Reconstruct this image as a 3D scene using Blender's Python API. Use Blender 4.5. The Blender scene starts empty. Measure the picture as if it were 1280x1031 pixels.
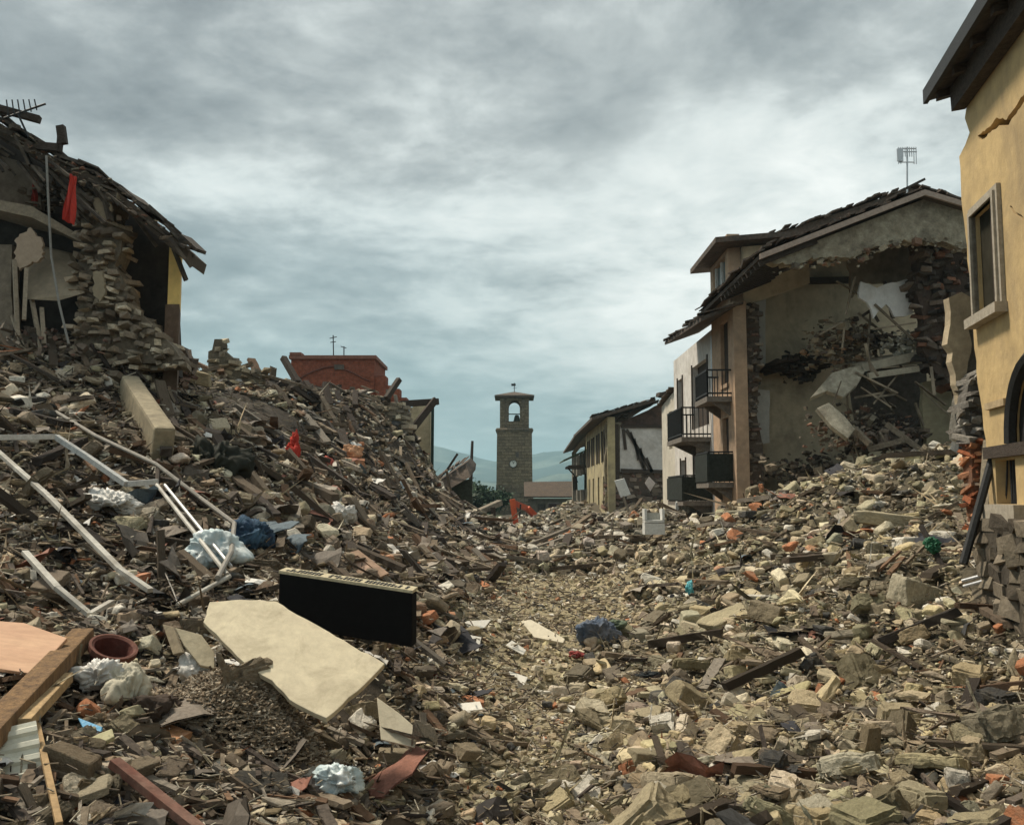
import bpy, bmesh, math, random
import numpy as np
from mathutils import Vector, Matrix, Euler, noise as mnoise
from mathutils.geometry import tessellate_polygon

random.seed(7)
RNG = np.random.default_rng(11)
S = bpy.context.scene
COL = S.collection

# ------------------------------------------------------------------ camera
ZC = 2.6                       # eye height above the street
FPX = 1150.0                   # focal length in photograph pixels (1280 wide)
PITCH = math.atan((620 - 515.5) / FPX)
cam_d = bpy.data.cameras.new("camera")
cam_d.sensor_width = 36.0
cam_d.lens = 36.0 * FPX / 1280.0
cam_d.clip_start = 0.1
cam_d.clip_end = 20000
cam = bpy.data.objects.new("camera", cam_d)
COL.objects.link(cam)
cam.location = (0, 0, ZC)
cam.rotation_euler = (math.pi / 2 + PITCH, 0, 0)
S.camera = cam

def ray(px, py):
    u = (px - 640) / FPX; v = (515.5 - py) / FPX
    c, s = math.cos(PITCH), math.sin(PITCH)
    return np.array([u, c - v * s, s + v * c])

def W(px, py, D):
    """world point at distance D up the street seen at photograph pixel px, py"""
    d = ray(px, py)
    return Vector(d * (D / d[1])) + Vector((0, 0, ZC))

# ------------------------------------------------------------------ world
SUN_EL, SUN_AZ = math.radians(58), math.radians(-66)     # azimuth from +Y towards +X
wd = bpy.data.worlds.new("World"); S.world = wd
wd.use_nodes = True
nt = wd.node_tree; nt.nodes.clear()
def N(t, **kw):
    n = nt.nodes.new(t)
    for k, v in kw.items(): setattr(n, k, v)
    return n
def L(a, b): nt.links.new(a, b)
def M_(op, a, b=None, c=None):
    n = N('ShaderNodeMath', operation=op)
    for i, v in enumerate((a, b, c)):
        if v is None: continue
        if isinstance(v, (int, float)): n.inputs[i].default_value = v
        else: L(v, n.inputs[i])
    return n.outputs[0]
out = N('ShaderNodeOutputWorld')
tc = N('ShaderNodeTexCoord')
sep = N('ShaderNodeSeparateXYZ'); L(tc.outputs['Generated'], sep.inputs[0])
zc = M_('MAXIMUM', sep.outputs[2], 0.0)
den = M_('ADD', zc, 0.16)
cx = M_('DIVIDE', sep.outputs[0], den); cy = M_('DIVIDE', sep.outputs[1], den)
comb = N('ShaderNodeCombineXYZ'); L(cx, comb.inputs[0]); L(cy, comb.inputs[1]); comb.inputs[2].default_value = 3.7
def noise_tex(vec, scale, detail, rough, dist=0.0, off=(0, 0, 0)):
    mp = N('ShaderNodeMapping'); mp.inputs['Location'].default_value = off
    L(vec, mp.inputs[0])
    n = N('ShaderNodeTexNoise'); n.inputs['Scale'].default_value = scale
    n.inputs['Detail'].default_value = detail; n.inputs['Roughness'].default_value = rough
    n.inputs['Distortion'].default_value = dist
    L(mp.outputs[0], n.inputs['Vector']); return n.outputs['Fac']
def ramp(fac, stops, interp='EASE'):
    r = N('ShaderNodeValToRGB'); r.color_ramp.interpolation = interp
    el = r.color_ramp.elements
    while len(el) > 1: el.remove(el[-1])
    for i, (p, c) in enumerate(stops):
        e = el[0] if i == 0 else el.new(p)
        e.position = p; e.color = (c[0], c[1], c[2], 1) if not isinstance(c, (int, float)) else (c, c, c, 1)
    L(fac, r.inputs[0]); return r.outputs[0]
def blob(px, py, sharp):
    """soft lobe of sky round one direction"""
    d = ray(px, py); d = d / np.linalg.norm(d)
    vm = N('ShaderNodeVectorMath', operation='DOT_PRODUCT'); nv = N('ShaderNodeVectorMath', operation='NORMALIZE')
    L(tc.outputs['Generated'], nv.inputs[0]); L(nv.outputs[0], vm.inputs[0]); vm.inputs[1].default_value = tuple(d)
    return M_('POWER', M_('MAXIMUM', vm.outputs['Value'], 0.0), sharp)
big = noise_tex(comb.outputs[0], 1.05, 7, 0.55, 0.5, (2.3, 0.4, 0))
med = noise_tex(comb.outputs[0], 3.0, 7, 0.6, 0.35, (5.1, 1.7, 0))
fine = noise_tex(comb.outputs[0], 8.5, 6, 0.62, 0.2, (1.1, 8.7, 0))
b1 = M_('MULTIPLY_ADD', big, 0.45, M_('MULTIPLY', med, 0.38))
val = M_('MULTIPLY_ADD', fine, 0.17, b1); val = M_('MULTIPLY_ADD', M_('SUBTRACT', val, 0.5), 1.8, 0.515)
# brighter cloud where the sun sits behind it, darker banks as in the photograph
glow = blob(850, 285, 55); glow2 = blob(800, 250, 9)
bankA = blob(735, 195, 260); bankB = blob(880, 95, 160); bankC = blob(60, 70, 40); bankD = blob(480, 40, 60)
val = M_('MULTIPLY_ADD', glow, 0.27, val)
val = M_('MULTIPLY_ADD', glow2, 0.045, val)
val = M_('MULTIPLY_ADD', M_('MAXIMUM', M_('MULTIPLY', sep.outputs[1], -1.0), 0.0), 0.10, val)
bn = M_('MULTIPLY', bankA, M_('MULTIPLY_ADD', med, 1.1, -0.1)); val = M_('MULTIPLY_ADD', bn, -0.44, val)
bn = M_('MULTIPLY', bankB, M_('MULTIPLY_ADD', fine, 1.1, -0.1)); val = M_('MULTIPLY_ADD', bn, -0.28, val)
bn = M_('MULTIPLY', bankC, M_('MULTIPLY_ADD', big, 1.1, 0)); val = M_('MULTIPLY_ADD', bn, -0.16, val)
bn = M_('MULTIPLY', bankD, M_('MULTIPLY_ADD', med, 1.1, 0)); val = M_('MULTIPLY_ADD', bn, -0.09, val)
cloud = ramp(val, [(0.30, (0.175, 0.19, 0.19)), (0.43, (0.30, 0.325, 0.32)), (0.53, (0.45, 0.48, 0.465)), (0.66, (0.72, 0.76, 0.73)), (0.85, (1.0, 1.01, 0.96))], 'LINEAR')
# clearer teal band low over the valley
hz = ramp(sep.outputs[2], [(0.0, 1.0), (0.10, 0.95), (0.22, 0.45), (0.36, 0.0)])
hzn = M_('MULTIPLY', hz, M_('SUBTRACT', 1.0, M_('MULTIPLY', glow, 0.9)))
mixh = N('ShaderNodeMix', data_type='RGBA'); L(M_('MULTIPLY', hzn, 0.85), mixh.inputs['Factor'])
L(cloud, mixh.inputs['A'])
lowc = ramp(val, [(0.3, (0.205, 0.305, 0.335)), (0.55, (0.275, 0.385, 0.415)), (0.8, (0.42, 0.52, 0.53))], 'LINEAR')
L(lowc, mixh.inputs['B'])
sky = N('ShaderNodeTexSky'); sky.sky_type = 'NISHITA'; sky.sun_disc = False
sky.sun_elevation = SUN_EL; sky.sun_rotation = SUN_AZ
sky.air_density = 1.2; sky.dust_density = 3.0
bg1 = N('ShaderNodeBackground'); L(sky.outputs[0], bg1.inputs[0]); bg1.inputs[1].default_value = 0.06
bg2 = N('ShaderNodeBackground'); L(mixh.outputs['Result'], bg2.inputs[0]); bg2.inputs[1].default_value = 0.32
mx = N('ShaderNodeMixShader'); mx.inputs[0].default_value = 0.94
L(bg1.outputs[0], mx.inputs[1]); L(bg2.outputs[0], mx.inputs[2]); L(mx.outputs[0], out.inputs[0])

# ------------------------------------------------------------------ sun (veiled by cloud)
sd = bpy.data.lights.new("sun", 'SUN'); sd.energy = 1.5; sd.angle = math.radians(10); sd.color = (1.0, 0.90, 0.74)
sun = bpy.data.objects.new("sun", sd); COL.objects.link(sun)
sdir = Vector((math.sin(SUN_AZ) * math.cos(SUN_EL), math.cos(SUN_AZ) * math.cos(SUN_EL), math.sin(SUN_EL)))
sun.rotation_euler = sdir.to_track_quat('Z', 'Y').to_euler()
S.view_settings.view_transform = 'Standard'; S.view_settings.look = 'None'
S.view_settings.exposure = 1.78; S.view_settings.gamma = 1.0
S.cycles.max_bounces = 6; S.cycles.diffuse_bounces = 3; S.cycles.glossy_bounces = 2
S.cycles.transmission_bounces = 3; S.cycles.volume_bounces = 1; S.cycles.transparent_max_bounces = 6
S.cycles.use_denoising = True

# ------------------------------------------------------------------ materials
MATS = {}
def mat(name, col, col2=None, rough=0.85, scale=3.0, var=0.25, bump=0.3, bscale=None, metal=0.0, coord='Object',
        source=None, stretch=(1, 1, 1), spec=0.25, stain=None, stain_scale=1.2, stain_amt=0.5, trans=0.0, detail=8, bdist=0.03):
    """noise-mottled surface; source 'attr' reads the piece's own colour from its mesh, 'object' from the object"""
    if name in MATS: return MATS[name]
    m = bpy.data.materials.new(name); m.use_nodes = True
    t = m.node_tree; t.nodes.clear()
    def n(ty, **kw):
        q = t.nodes.new(ty)
        for k, v in kw.items(): setattr(q, k, v)
        return q
    o = n('ShaderNodeOutputMaterial'); b = n('ShaderNodeBsdfPrincipled'); t.links.new(b.outputs[0], o.inputs[0])
    b.inputs['Roughness'].default_value = rough; b.inputs['Metallic'].default_value = metal
    b.inputs['Specular IOR Level'].default_value = spec
    if trans: b.inputs['Transmission Weight'].default_value = trans
    tcn = n('ShaderNodeTexCoord'); mp = n('ShaderNodeMapping'); mp.inputs['Scale'].default_value = stretch
    t.links.new(tcn.outputs[coord], mp.inputs[0])
    nz = n('ShaderNodeTexNoise'); nz.inputs['Scale'].default_value = scale; nz.inputs['Detail'].default_value = detail
    nz.inputs['Roughness'].default_value = 0.65; t.links.new(mp.outputs[0], nz.inputs['Vector'])
    if source == 'attr':
        a = n('ShaderNodeAttribute'); a.attribute_name = 'col'; base = a.outputs['Color']
    elif source == 'object':
        a = n('ShaderNodeObjectInfo'); base = a.outputs['Color']
    else:
        a = n('ShaderNodeRGB'); a.outputs[0].default_value = (*col, 1); base = a.outputs[0]
    if col2 is not None:
        r = n('ShaderNodeMapRange'); r.inputs[1].default_value = 0.38; r.inputs[2].default_value = 0.64
        t.links.new(nz.outputs['Fac'], r.inputs[0])
        x = n('ShaderNodeMix', data_type='RGBA'); t.links.new(r.outputs[0], x.inputs['Factor'])
        t.links.new(base, x.inputs['A']); x.inputs['B'].default_value = (*col2, 1); base = x.outputs['Result']
    # value mottling
    nz2 = n('ShaderNodeTexNoise'); nz2.inputs['Scale'].default_value = scale * 3.3; nz2.inputs['Detail'].default_value = 6
    nz2.inputs['Roughness'].default_value = 0.7
    t.links.new(mp.outputs[0], nz2.inputs['Vector'])
    r2 = n('ShaderNodeMapRange'); r2.inputs[1].default_value = 0.3; r2.inputs[2].default_value = 0.7
    r2.inputs[3].default_value = 1 - var; r2.inputs[4].default_value = 1 + var
    t.links.new(nz2.outputs['Fac'], r2.inputs[0])
    x2 = n('ShaderNodeVectorMath', operation='SCALE'); t.links.new(base, x2.inputs[0]); t.links.new(r2.outputs[0], x2.inputs['Scale'])
    base = x2.outputs[0]
    if stain is not None:
        ns = n('ShaderNodeTexNoise'); ns.inputs['Scale'].default_value = stain_scale; ns.inputs['Detail'].default_value = 7
        ns.inputs['Roughness'].default_value = 0.68; ns.inputs['Distortion'].default_value = 0.6
        t.links.new(mp.outputs[0], ns.inputs['Vector'])
        rs = n('ShaderNodeMapRange'); rs.inputs[1].default_value = 0.5; rs.inputs[2].default_value = 0.68
        rs.inputs[4].default_value = stain_amt
        t.links.new(ns.outputs['Fac'], rs.inputs[0])
        x3 = n('ShaderNodeMix', data_type='RGBA'); t.links.new(rs.outputs[0], x3.inputs['Factor'])
        t.links.new(base, x3.inputs['A']); x3.inputs['B'].default_value = (*stain, 1); base = x3.outputs['Result']
    t.links.new(base, b.inputs['Base Color'])
    if bump:
        nb = n('ShaderNodeTexNoise'); nb.inputs['Scale'].default_value = bscale or scale * 5; nb.inputs['Detail'].default_value = 8
        nb.inputs['Roughness'].default_value = 0.7; t.links.new(mp.outputs[0], nb.inputs['Vector'])
        bp = n('ShaderNodeBump'); bp.inputs['Strength'].default_value = bump; bp.inputs['Distance'].default_value = bdist
        t.links.new(nb.outputs['Fac'], bp.inputs['Height']); t.links.new(bp.outputs[0], b.inputs['Normal'])
    MATS[name] = m
    return m

# ------------------------------------------------------------------ object helpers
def tag(o, label=None, cat=None, group=None, kind=None):
    if label: o['label'] = label
    if cat: o['category'] = cat
    if group: o['group'] = group
    if kind: o['kind'] = kind
    return o

def thing(name, label, cat, loc, group=None):
    o = bpy.data.objects.new(name, None); o.empty_display_size = 0.2
    o.location = Vector(loc); COL.objects.link(o)
    return tag(o, label, cat, group)

class MB:
    """gathers pieces (world coordinates) and links them as ONE mesh"""
    def __init__(s): s.v = []; s.f = []; s.c = []
    def add(s, verts, faces, col=None):
        o = len(s.v)
        s.v.extend([tuple(p) for p in verts]); s.f.extend([tuple(i + o for i in f) for f in faces])
        s.c.extend([col or (0.3, 0.3, 0.3)] * len(verts))
        return s
    def box(s, c, size, rot=None, col=None):
        hx, hy, hz = size[0] / 2, size[1] / 2, size[2] / 2
        pts = [Vector((x, y, z)) for x in (-hx, hx) for y in (-hy, hy) for z in (-hz, hz)]
        if rot is not None: pts = [rot @ p for p in pts]
        c = Vector(c)
        return s.add([p + c for p in pts], [(0, 1, 3, 2), (4, 6, 7, 5), (0, 4, 5, 1), (2, 3, 7, 6), (0, 2, 6, 4), (1, 5, 7, 3)], col)
    def bx(s, x0, x1, y0, y1, z0, z1, col=None):
        return s.box(((x0 + x1) / 2, (y0 + y1) / 2, (z0 + z1) / 2), (x1 - x0, y1 - y0, z1 - z0), None, col)
    def beam(s, a, b, w, h, up=(0, 0, 1), col=None):
        """rectangular bar from a to b"""
        a, b = Vector(a), Vector(b); d = b - a; l = d.length; d.normalize()
        u = Vector(up); sx = d.cross(u)
        if sx.length < 1e-4: sx = d.cross(Vector((1, 0, 0)))
        sx.normalize(); uz = sx.cross(d)
        R = Matrix((d, sx, uz)).transposed()
        return s.box((a + b) / 2, (l, w, h), R, col)
    def tube(s, pts, r, n=8, col=None, close=True):
        pts = [Vector(p) for p in pts]; rs = r if isinstance(r, (list, tuple)) else [r] * len(pts)
        vs = []; fs = []
        prev = None
        for i, p in enumerate(pts):
            d = (pts[min(i + 1, len(pts) - 1)] - pts[max(i - 1, 0)]).normalized()
            if prev is None:
                prev = d.orthogonal().normalized()
            else:
                prev = (prev - d * prev.dot(d)).normalized()
            q = d.cross(prev)
            for k in range(n):
                a = 2 * math.pi * k / n
                vs.append(p + (prev * math.cos(a) + q * math.sin(a)) * rs[i])
        for i in range(len(pts) - 1):
            for k in range(n):
                fs.append((i * n + k, i * n + (k + 1) % n, (i + 1) * n + (k + 1) % n, (i + 1) * n + k))
        if close:
            fs.append(tuple(range(n))[::-1]); fs.append(tuple((len(pts) - 1) * n + k for k in range(n)))
        return s.add(vs, fs, col)
    def prism(s, poly, ext, holes=(), col=None):
        """flat polygon (3-D points) with holes, pushed along the vector ext"""
        loops = [[Vector(p) for p in poly]] + [[Vector(p) for p in h] for h in holes]
        flat = [p for l in loops for p in l]; n = len(flat); ext = Vector(ext)
        tris = tessellate_polygon(loops)
        vs = flat + [p + ext for p in flat]
        fs = [tuple(t) for t in tris] + [tuple(i + n for i in t[::-1]) for t in tris]
        o = 0
        for l in loops:
            m = len(l)
            for i in range(m):
                a, b = o + i, o + (i + 1) % m
                fs.append((a, b, b + n, a + n))
            o += m
        return s.add(vs, fs, col)
    def lathe(s, prof, c, n=16, col=None, axis=None):
        c = Vector(c); vs = []; fs = []
        R = Vector(axis).normalized().to_track_quat('Z', 'Y').to_matrix() if axis is not None else None
        for r, z in prof:
            for k in range(n):
                a = 2 * math.pi * k / n; p = Vector((r * math.cos(a), r * math.sin(a), z))
                vs.append(c + (R @ p if R else p))
        for i in range(len(prof) - 1):
            for k in range(n):
                fs.append((i * n + k, i * n + (k + 1) % n, (i + 1) * n + (k + 1) % n, (i + 1) * n + k))
        return s.add(vs, fs, col)
    def build(s, name, m, parent=None, smooth=False, bevel=0.0, loc=None, attr=False, recalc=True):
        me = bpy.data.meshes.new(name)
        v = np.array(s.v, float)
        if parent is not None:
            root = parent; base = Vector((0, 0, 0))
            while root is not None: base += root.location; root = root.parent
        else:
            base = Vector(loc) if loc is not None else Vector(((v[:, 0].min() + v[:, 0].max()) / 2, (v[:, 1].min() + v[:, 1].max()) / 2, v[:, 2].min()))
        v = v - np.array(base)
        me.from_pydata(v.tolist(), [], s.f)
        if recalc or bevel:
            bm = bmesh.new(); bm.from_mesh(me)
            bmesh.ops.recalc_face_normals(bm, faces=bm.faces)
            if bevel:
                ed = [e for e in bm.edges if len(e.link_faces) == 2 and e.calc_face_angle(0) > 0.6]
                bmesh.ops.bevel(bm, geom=ed, offset=bevel, segments=2, affect='EDGES', profile=0.6)
            bm.to_mesh(me); bm.free()
        if attr and not bevel:
            a = me.color_attributes.new('col', 'FLOAT_COLOR', 'POINT')
            a.data.foreach_set('color', np.hstack([np.array(s.c), np.ones((len(s.c), 1))]).astype(np.float32).ravel())
        if smooth: me.shade_smooth()
        me.materials.append(m)
        o = bpy.data.objects.new(name, me); COL.objects.link(o)
        if parent is not None: o.parent = parent
        else: o.location = base
        return o

def np_mesh(name, V, T, C, m, parent=None, flat=True):
    """large triangle mesh straight from arrays"""
    r = parent
    while r is not None: V = V - np.array(r.location); r = r.parent
    me = bpy.data.meshes.new(name)
    me.vertices.add(len(V)); me.vertices.foreach_set('co', V.astype(np.float32).ravel())
    me.loops.add(len(T) * 3); me.loops.foreach_set('vertex_index', T.astype(np.int32).ravel())
    me.polygons.add(len(T)); me.polygons.foreach_set('loop_start', np.arange(0, len(T) * 3, 3, dtype=np.int32))
    me.update(calc_edges=True)
    if flat: me.shade_flat()
    if C is not None:
        a = me.color_attributes.new('col', 'FLOAT_COLOR', 'POINT')
        a.data.foreach_set('color', np.hstack([C, np.ones((len(C), 1))]).astype(np.float32).ravel())
    me.materials.append(m)
    o = bpy.data.objects.new(name, me); COL.objects.link(o)
    if parent is not None: o.parent = parent
    return o

# ------------------------------------------------------------------ value noise in numpy
_T = RNG.random((256, 256))
def vnoise(x, y):
    xi = np.floor(x).astype(int); yi = np.floor(y).astype(int); fx = x - xi; fy = y - yi
    fx = fx * fx * (3 - 2 * fx); fy = fy * fy * (3 - 2 * fy)
    g = lambda a, b: _T[a & 255, b & 255]
    return (g(xi, yi) * (1 - fx) + g(xi + 1, yi) * fx) * (1 - fy) + (g(xi, yi + 1) * (1 - fx) + g(xi + 1, yi + 1) * fx) * fy
def fbm(x, y, o=4):
    s = 0; a = 0.5
    for k in range(o):
        s = s + a * (vnoise(x * 2 ** k + 17.3 * k, y * 2 ** k + 5.1 * k) - 0.5); a *= 0.5
    return s

# ------------------------------------------------------------------ the ground: heaps of rubble along the street
CTRL = [(600,1031,7.2),(700,1031,7.0),(640,900,10),(660,850,12.5),(700,790,17),(720,750,22),(700,725,27),
 (745,662,31),(800,648,32),(700,674,33),(845,662,30),(725,702,27.5),(785,690,28),(665,690,32),(760,655,42),(810,640,40),(700,660,45),(690,664,38),(740,668,38),(790,655,38),(650,676,42),(640,680,34),(628,674,70),(660,678,80),(640,672,92),(672,672,62),(600,672,48),(650,672,60),(655,682,50),(845,662,36),(702,628,72),(690,640,84),(620,660,80),
 (830,700,27),(880,660,25),(940,622,24),(1000,602,23.5),(1100,578,22),(1200,563,20),(1000,700,17),(1100,700,15.5),(1190,700,14),
 (1270,700,12.2),(900,760,16),(1000,800,12),(1150,800,11),(1280,790,10),(900,900,10),(1100,900,8.8),(1280,900,8),(1280,1031,6.2),
 (1000,1031,6.6),(800,1031,6.8),(0,1031,4.8),(250,1031,5.5),(450,1031,6.3),(0,900,6),(250,900,6.8),(450,900,8),(0,800,7.3),
 (200,800,8),(400,800,8.8),(500,800,10),(560,830,11),(0,700,9),(150,700,9.8),(300,700,10.8),(420,700,12.5),(520,730,14),(590,740,18),
 (0,600,11.5),(150,600,12.5),(300,620,13.5),(420,640,17),(520,680,22),(590,690,28),(0,505,14),(120,505,15),(240,530,17),(330,560,20),
 (420,590,25),(500,630,32),(570,665,42),(0,450,16.2),(100,440,17),(200,460,18),(240,474,20),(290,482,28),(345,478,30),(400,512,32),
 (425,520,31),(446,514,37),(490,514,41),(508,522,43),(500,585,36),(460,560,30),(520,600,50),(560,645,60)]
_pts = [tuple(W(*c)) for c in CTRL] + [(-14,48,4.5),(-22,34,4.5),(-32,22,4),(-16,24,5.6),(-12,64,2.5),(-7,75,1.5),(-20,70,2),(0,90,0.6),(8,90,1.0),
 (20,90,1),(9,60,2.2),(10,45,2.0),(12,30,2.8),(17,22,3.0),(18,12,2.2),(9,6,1.0),(10,2,0.8),(-8,3,1.4),(-12,8,2.3),(-16,14,4.0),(0,2,0.1),(0,-8,0.1),(8,-8,0.5),(-8,-8,1.0),(25,40,1.5)]
_P = np.array(_pts); _n = len(_P)
def _phi(r): return np.sqrt(r * r + 0.6)
def _warp(x, y): return x, y * 1.0
_A = _phi(np.hypot(_P[:, None, 0] - _P[None, :, 0], _P[:, None, 1] - _P[None, :, 1])) - 0.25 * np.eye(_n)
_w = np.linalg.solve(_A, _P[:, 2] - 1.2)
def base_h(x, y):
    x = np.asarray(x, float); y = np.asarray(y, float); sh = x.shape
    xf = x.ravel(); yf = y.ravel(); res = np.empty(len(xf))
    for i in range(0, len(xf), 20000):
        r = np.hypot(xf[i:i+20000, None] - _P[None, :, 0], yf[i:i+20000, None] - _P[None, :, 1])
        res[i:i+20000] = _phi(r) @ _w + 1.2
    res = res.reshape(sh)
    d = np.maximum(np.maximum(np.abs(x) - 26, 0), np.maximum(y - 92, 0)); d = np.maximum(d, np.maximum(-8 - y, 0))
    k = np.clip(1 - d / 25, 0, 1); k = k * k * (3 - 2 * k)
    return np.clip(res, -0.3, 8.5) * k
_px = np.array([(0.0, 3), (-0.1, 7), (-0.1, 10), (0.2, 13), (0.8, 17), (1.3, 22), (1.3, 25), (0.6, 45)])
def path_mask(x, y):
    pc = np.interp(y, _px[:, 1], _px[:, 0]); hw = np.interp(y, [3, 7, 10, 14, 21, 25, 28], [0.0, 0.15, 0.5, 1.0, 1.7, 1.2, -0.6])
    e = np.abs(x - pc + fbm(x * 0.7, y * 0.7, 3) * 1.6)
    return np.clip((hw - e) / 0.7 + 0.5, 0, 1) * (y > 2) * (y < 34)
def height(x, y):
    x = np.asarray(x, float); y = np.asarray(y, float)
    h = base_h(x, y); pm = path_mask(x, y)
    near = np.clip(1 - np.maximum(y - 90, np.abs(x) - 30) / 20, 0, 1)
    return h + near * (1 - 0.8 * pm) * (fbm(x * 0.55, y * 0.55, 3) * 0.75 + fbm(x * 2.6 + 9, y * 2.6, 3) * 0.28) * np.clip(0.6 + np.abs(x) * 0.12, 0, 1.2)
def hz1(x, y): return float(height(np.array([x]), np.array([y]))[0])
def hit(px, py, lift=0.0):
    """where the line of sight meets the heaps"""
    d = ray(px, py); ys = np.geomspace(3.0, 120, 900); xs = d[0] / d[1] * ys; zs = ZC + d[2] / d[1] * ys
    k = np.nonzero(zs - height(xs, ys) < 0)[0]
    i = k[0] if len(k) else len(ys) - 1
    return Vector((xs[i], ys[i], zs[i] + lift))

rows = np.concatenate([-np.geomspace(4000, 8, 14), np.linspace(-6, 2.6, 14), np.geomspace(3, 100, 330), np.geomspace(104, 6000, 36)])
us = np.linspace(-1, 1, 281); us = np.sign(us) * (np.abs(us) * 0.75 + 0.25 * np.abs(us) ** 3) * 1.15
GY = np.repeat(rows[:, None], len(us), 1)
GX = us[None, :] * (np.abs(rows)[:, None] * 0.85 + 7)
GZ = height(GX, GY)
R_, C_ = GX.shape
idx = np.arange(R_ * C_).reshape(R_, C_)
q = np.stack([idx[:-1, :-1], idx[:-1, 1:], idx[1:, 1:], idx[1:, :-1]], -1).reshape(-1, 4)
T = np.concatenate([q[:, [0, 1, 2]], q[:, [0, 2, 3]]])
pm = path_mask(GX, GY)
tone = fbm(GX * 0.8, GY * 0.8, 4)
gcol = np.empty((R_, C_, 3))
soilL = np.array([0.050, 0.040, 0.030]); soilR = np.array([0.095, 0.08, 0.054]); sand = np.array([0.30, 0.25, 0.155]); field = np.array([0.05, 0.07, 0.035])  # soil tones darkened so gaps between the stones look shaded
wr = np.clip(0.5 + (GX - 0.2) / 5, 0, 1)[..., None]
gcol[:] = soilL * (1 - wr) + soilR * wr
gcol = gcol * (1 + 1.1 * tone[..., None])
gcol = gcol * (1 - pm[..., None]) + sand * (1 + 0.5 * tone[..., None]) * pm[..., None]
far = np.clip((np.maximum(GY - 100, np.abs(GX) - 35)) / 25, 0, 1)[..., None]
gcol = gcol * (1 - far) + field * far
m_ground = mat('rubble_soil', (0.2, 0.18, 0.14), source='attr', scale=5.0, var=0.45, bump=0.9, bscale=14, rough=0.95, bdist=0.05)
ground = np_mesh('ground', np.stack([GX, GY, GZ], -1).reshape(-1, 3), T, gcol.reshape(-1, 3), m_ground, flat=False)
tag(ground, kind='structure')
# ------------------------------------------------------------------ rubble: stone prototypes
def hull(pts):
    bm = bmesh.new()
    for p in pts: bm.verts.new(p)
    r = bmesh.ops.convex_hull(bm, input=bm.verts)
    bmesh.ops.delete(bm, geom=[e for e in r['geom_interior'] if isinstance(e, bmesh.types.BMVert)], context='VERTS')
    bmesh.ops.triangulate(bm, faces=bm.faces)
    bm.verts.ensure_lookup_table()
    return bm
def stone_points(kind, n):
    if kind == 'block':          # squared building stone
        d = np.array([1.0, RNG.uniform(0.6, 0.85), RNG.uniform(0.42, 0.65)])
        c = np.array([[sx, sy, sz] for sx in (-1, 1) for sy in (-1, 1) for sz in (-1, 1)], float)
        p = c * RNG.uniform(0.62, 1.0, (8, 3))
        if n > 6: p = np.concatenate([p, c[:4] * RNG.uniform(0.5, 1.05, (4, 3))])
    elif kind == 'slab':         # flat slab or plaster flake
        d = np.array([1.0, RNG.uniform(0.55, 0.9), RNG.uniform(0.10, 0.22)])
        a = np.sort(RNG.uniform(0, 2 * math.pi, 7)); r = RNG.uniform(0.75, 1.05, 7)
        p = np.concatenate([np.stack([r * np.cos(a), r * np.sin(a), np.full(7, z) + RNG.uniform(-.2, .2, 7)], 1) for z in (-1, 1)])
    elif kind == 'shard':        # long splinter of stone
        d = np.array([1.0, RNG.uniform(0.25, 0.4), RNG.uniform(0.15, 0.3)])
        p = RNG.normal(0, 1, (7 + n // 4, 3)); p /= np.linalg.norm(p, axis=1)[:, None]; p *= RNG.uniform(0.7, 1.1, (len(p), 1))
    else:                        # lump
        d = np.array([1.0, RNG.uniform(0.65, 0.95), RNG.uniform(0.5, 0.8)])
        p = RNG.normal(0, 1, (8 + n // 3, 3)); p /= np.linalg.norm(p, axis=1)[:, None]; p *= RNG.uniform(0.75, 1.15, (len(p), 1))
    return p * d * 0.5
KINDS = ['block', 'slab', 'shard', 'lump']
PROTO = {k: [] for k in KINDS}
for k in KINDS:
    for i in range(9):
        bm = hull(stone_points(k, 6 if i < 6 else 10))
        PROTO[k].append((np.array([v.co[:] for v in bm.verts]), np.array([[v.index for v in f.verts] for f in bm.faces])))
        bm.free()
def rot_mats(yaw, tilt, tdir):
    """yaw about Z, then tilt about a horizontal axis"""
    c, s = np.cos(yaw), np.sin(yaw); Z = np.zeros_like(c); O = np.ones_like(c)
    Rz = np.stack([np.stack([c, -s, Z], -1), np.stack([s, c, Z], -1), np.stack([Z, Z, O], -1)], -2)
    ax = np.stack([np.cos(tdir), np.sin(tdir), Z], -1); ct, st = np.cos(tilt), np.sin(tilt)
    K = np.zeros((len(c), 3, 3)); K[:, 0, 1] = -ax[:, 2]; K[:, 0, 2] = ax[:, 1]; K[:, 1, 0] = ax[:, 2]; K[:, 1, 2] = -ax[:, 0]; K[:, 2, 0] = -ax[:, 1]; K[:, 2, 1] = ax[:, 0]
    Rt = np.eye(3) + st[:, None, None] * K + (1 - ct)[:, None, None] * (K @ K)
    return Rt @ Rz
def instance(kinds, pidx, pos, scale, R, cols, protos=PROTO):
    Vs, Ts, Cs = [], [], []; off = 0
    for k in protos:
        for i, (pv, pt) in enumerate(protos[k]):
            m = np.nonzero((kinds == k) & (pidx == i))[0]
            if not len(m): continue
            v = (pv[None] * scale[m][:, None, :] if scale.ndim == 2 else pv[None] * scale[m][:, None, None])
            v = np.einsum('nij,nkj->nki', R[m], v) + pos[m][:, None, :]
            t = pt[None] + (np.arange(len(m)) * len(pv))[:, None, None] + off
            Vs.append(v.reshape(-1, 3)); Ts.append(t.reshape(-1, 3)); Cs.append(np.repeat(cols[m], len(pv), 0)); off += len(m) * len(pv)
    return np.concatenate(Vs), np.concatenate(Ts), np.concatenate(Cs)

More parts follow.
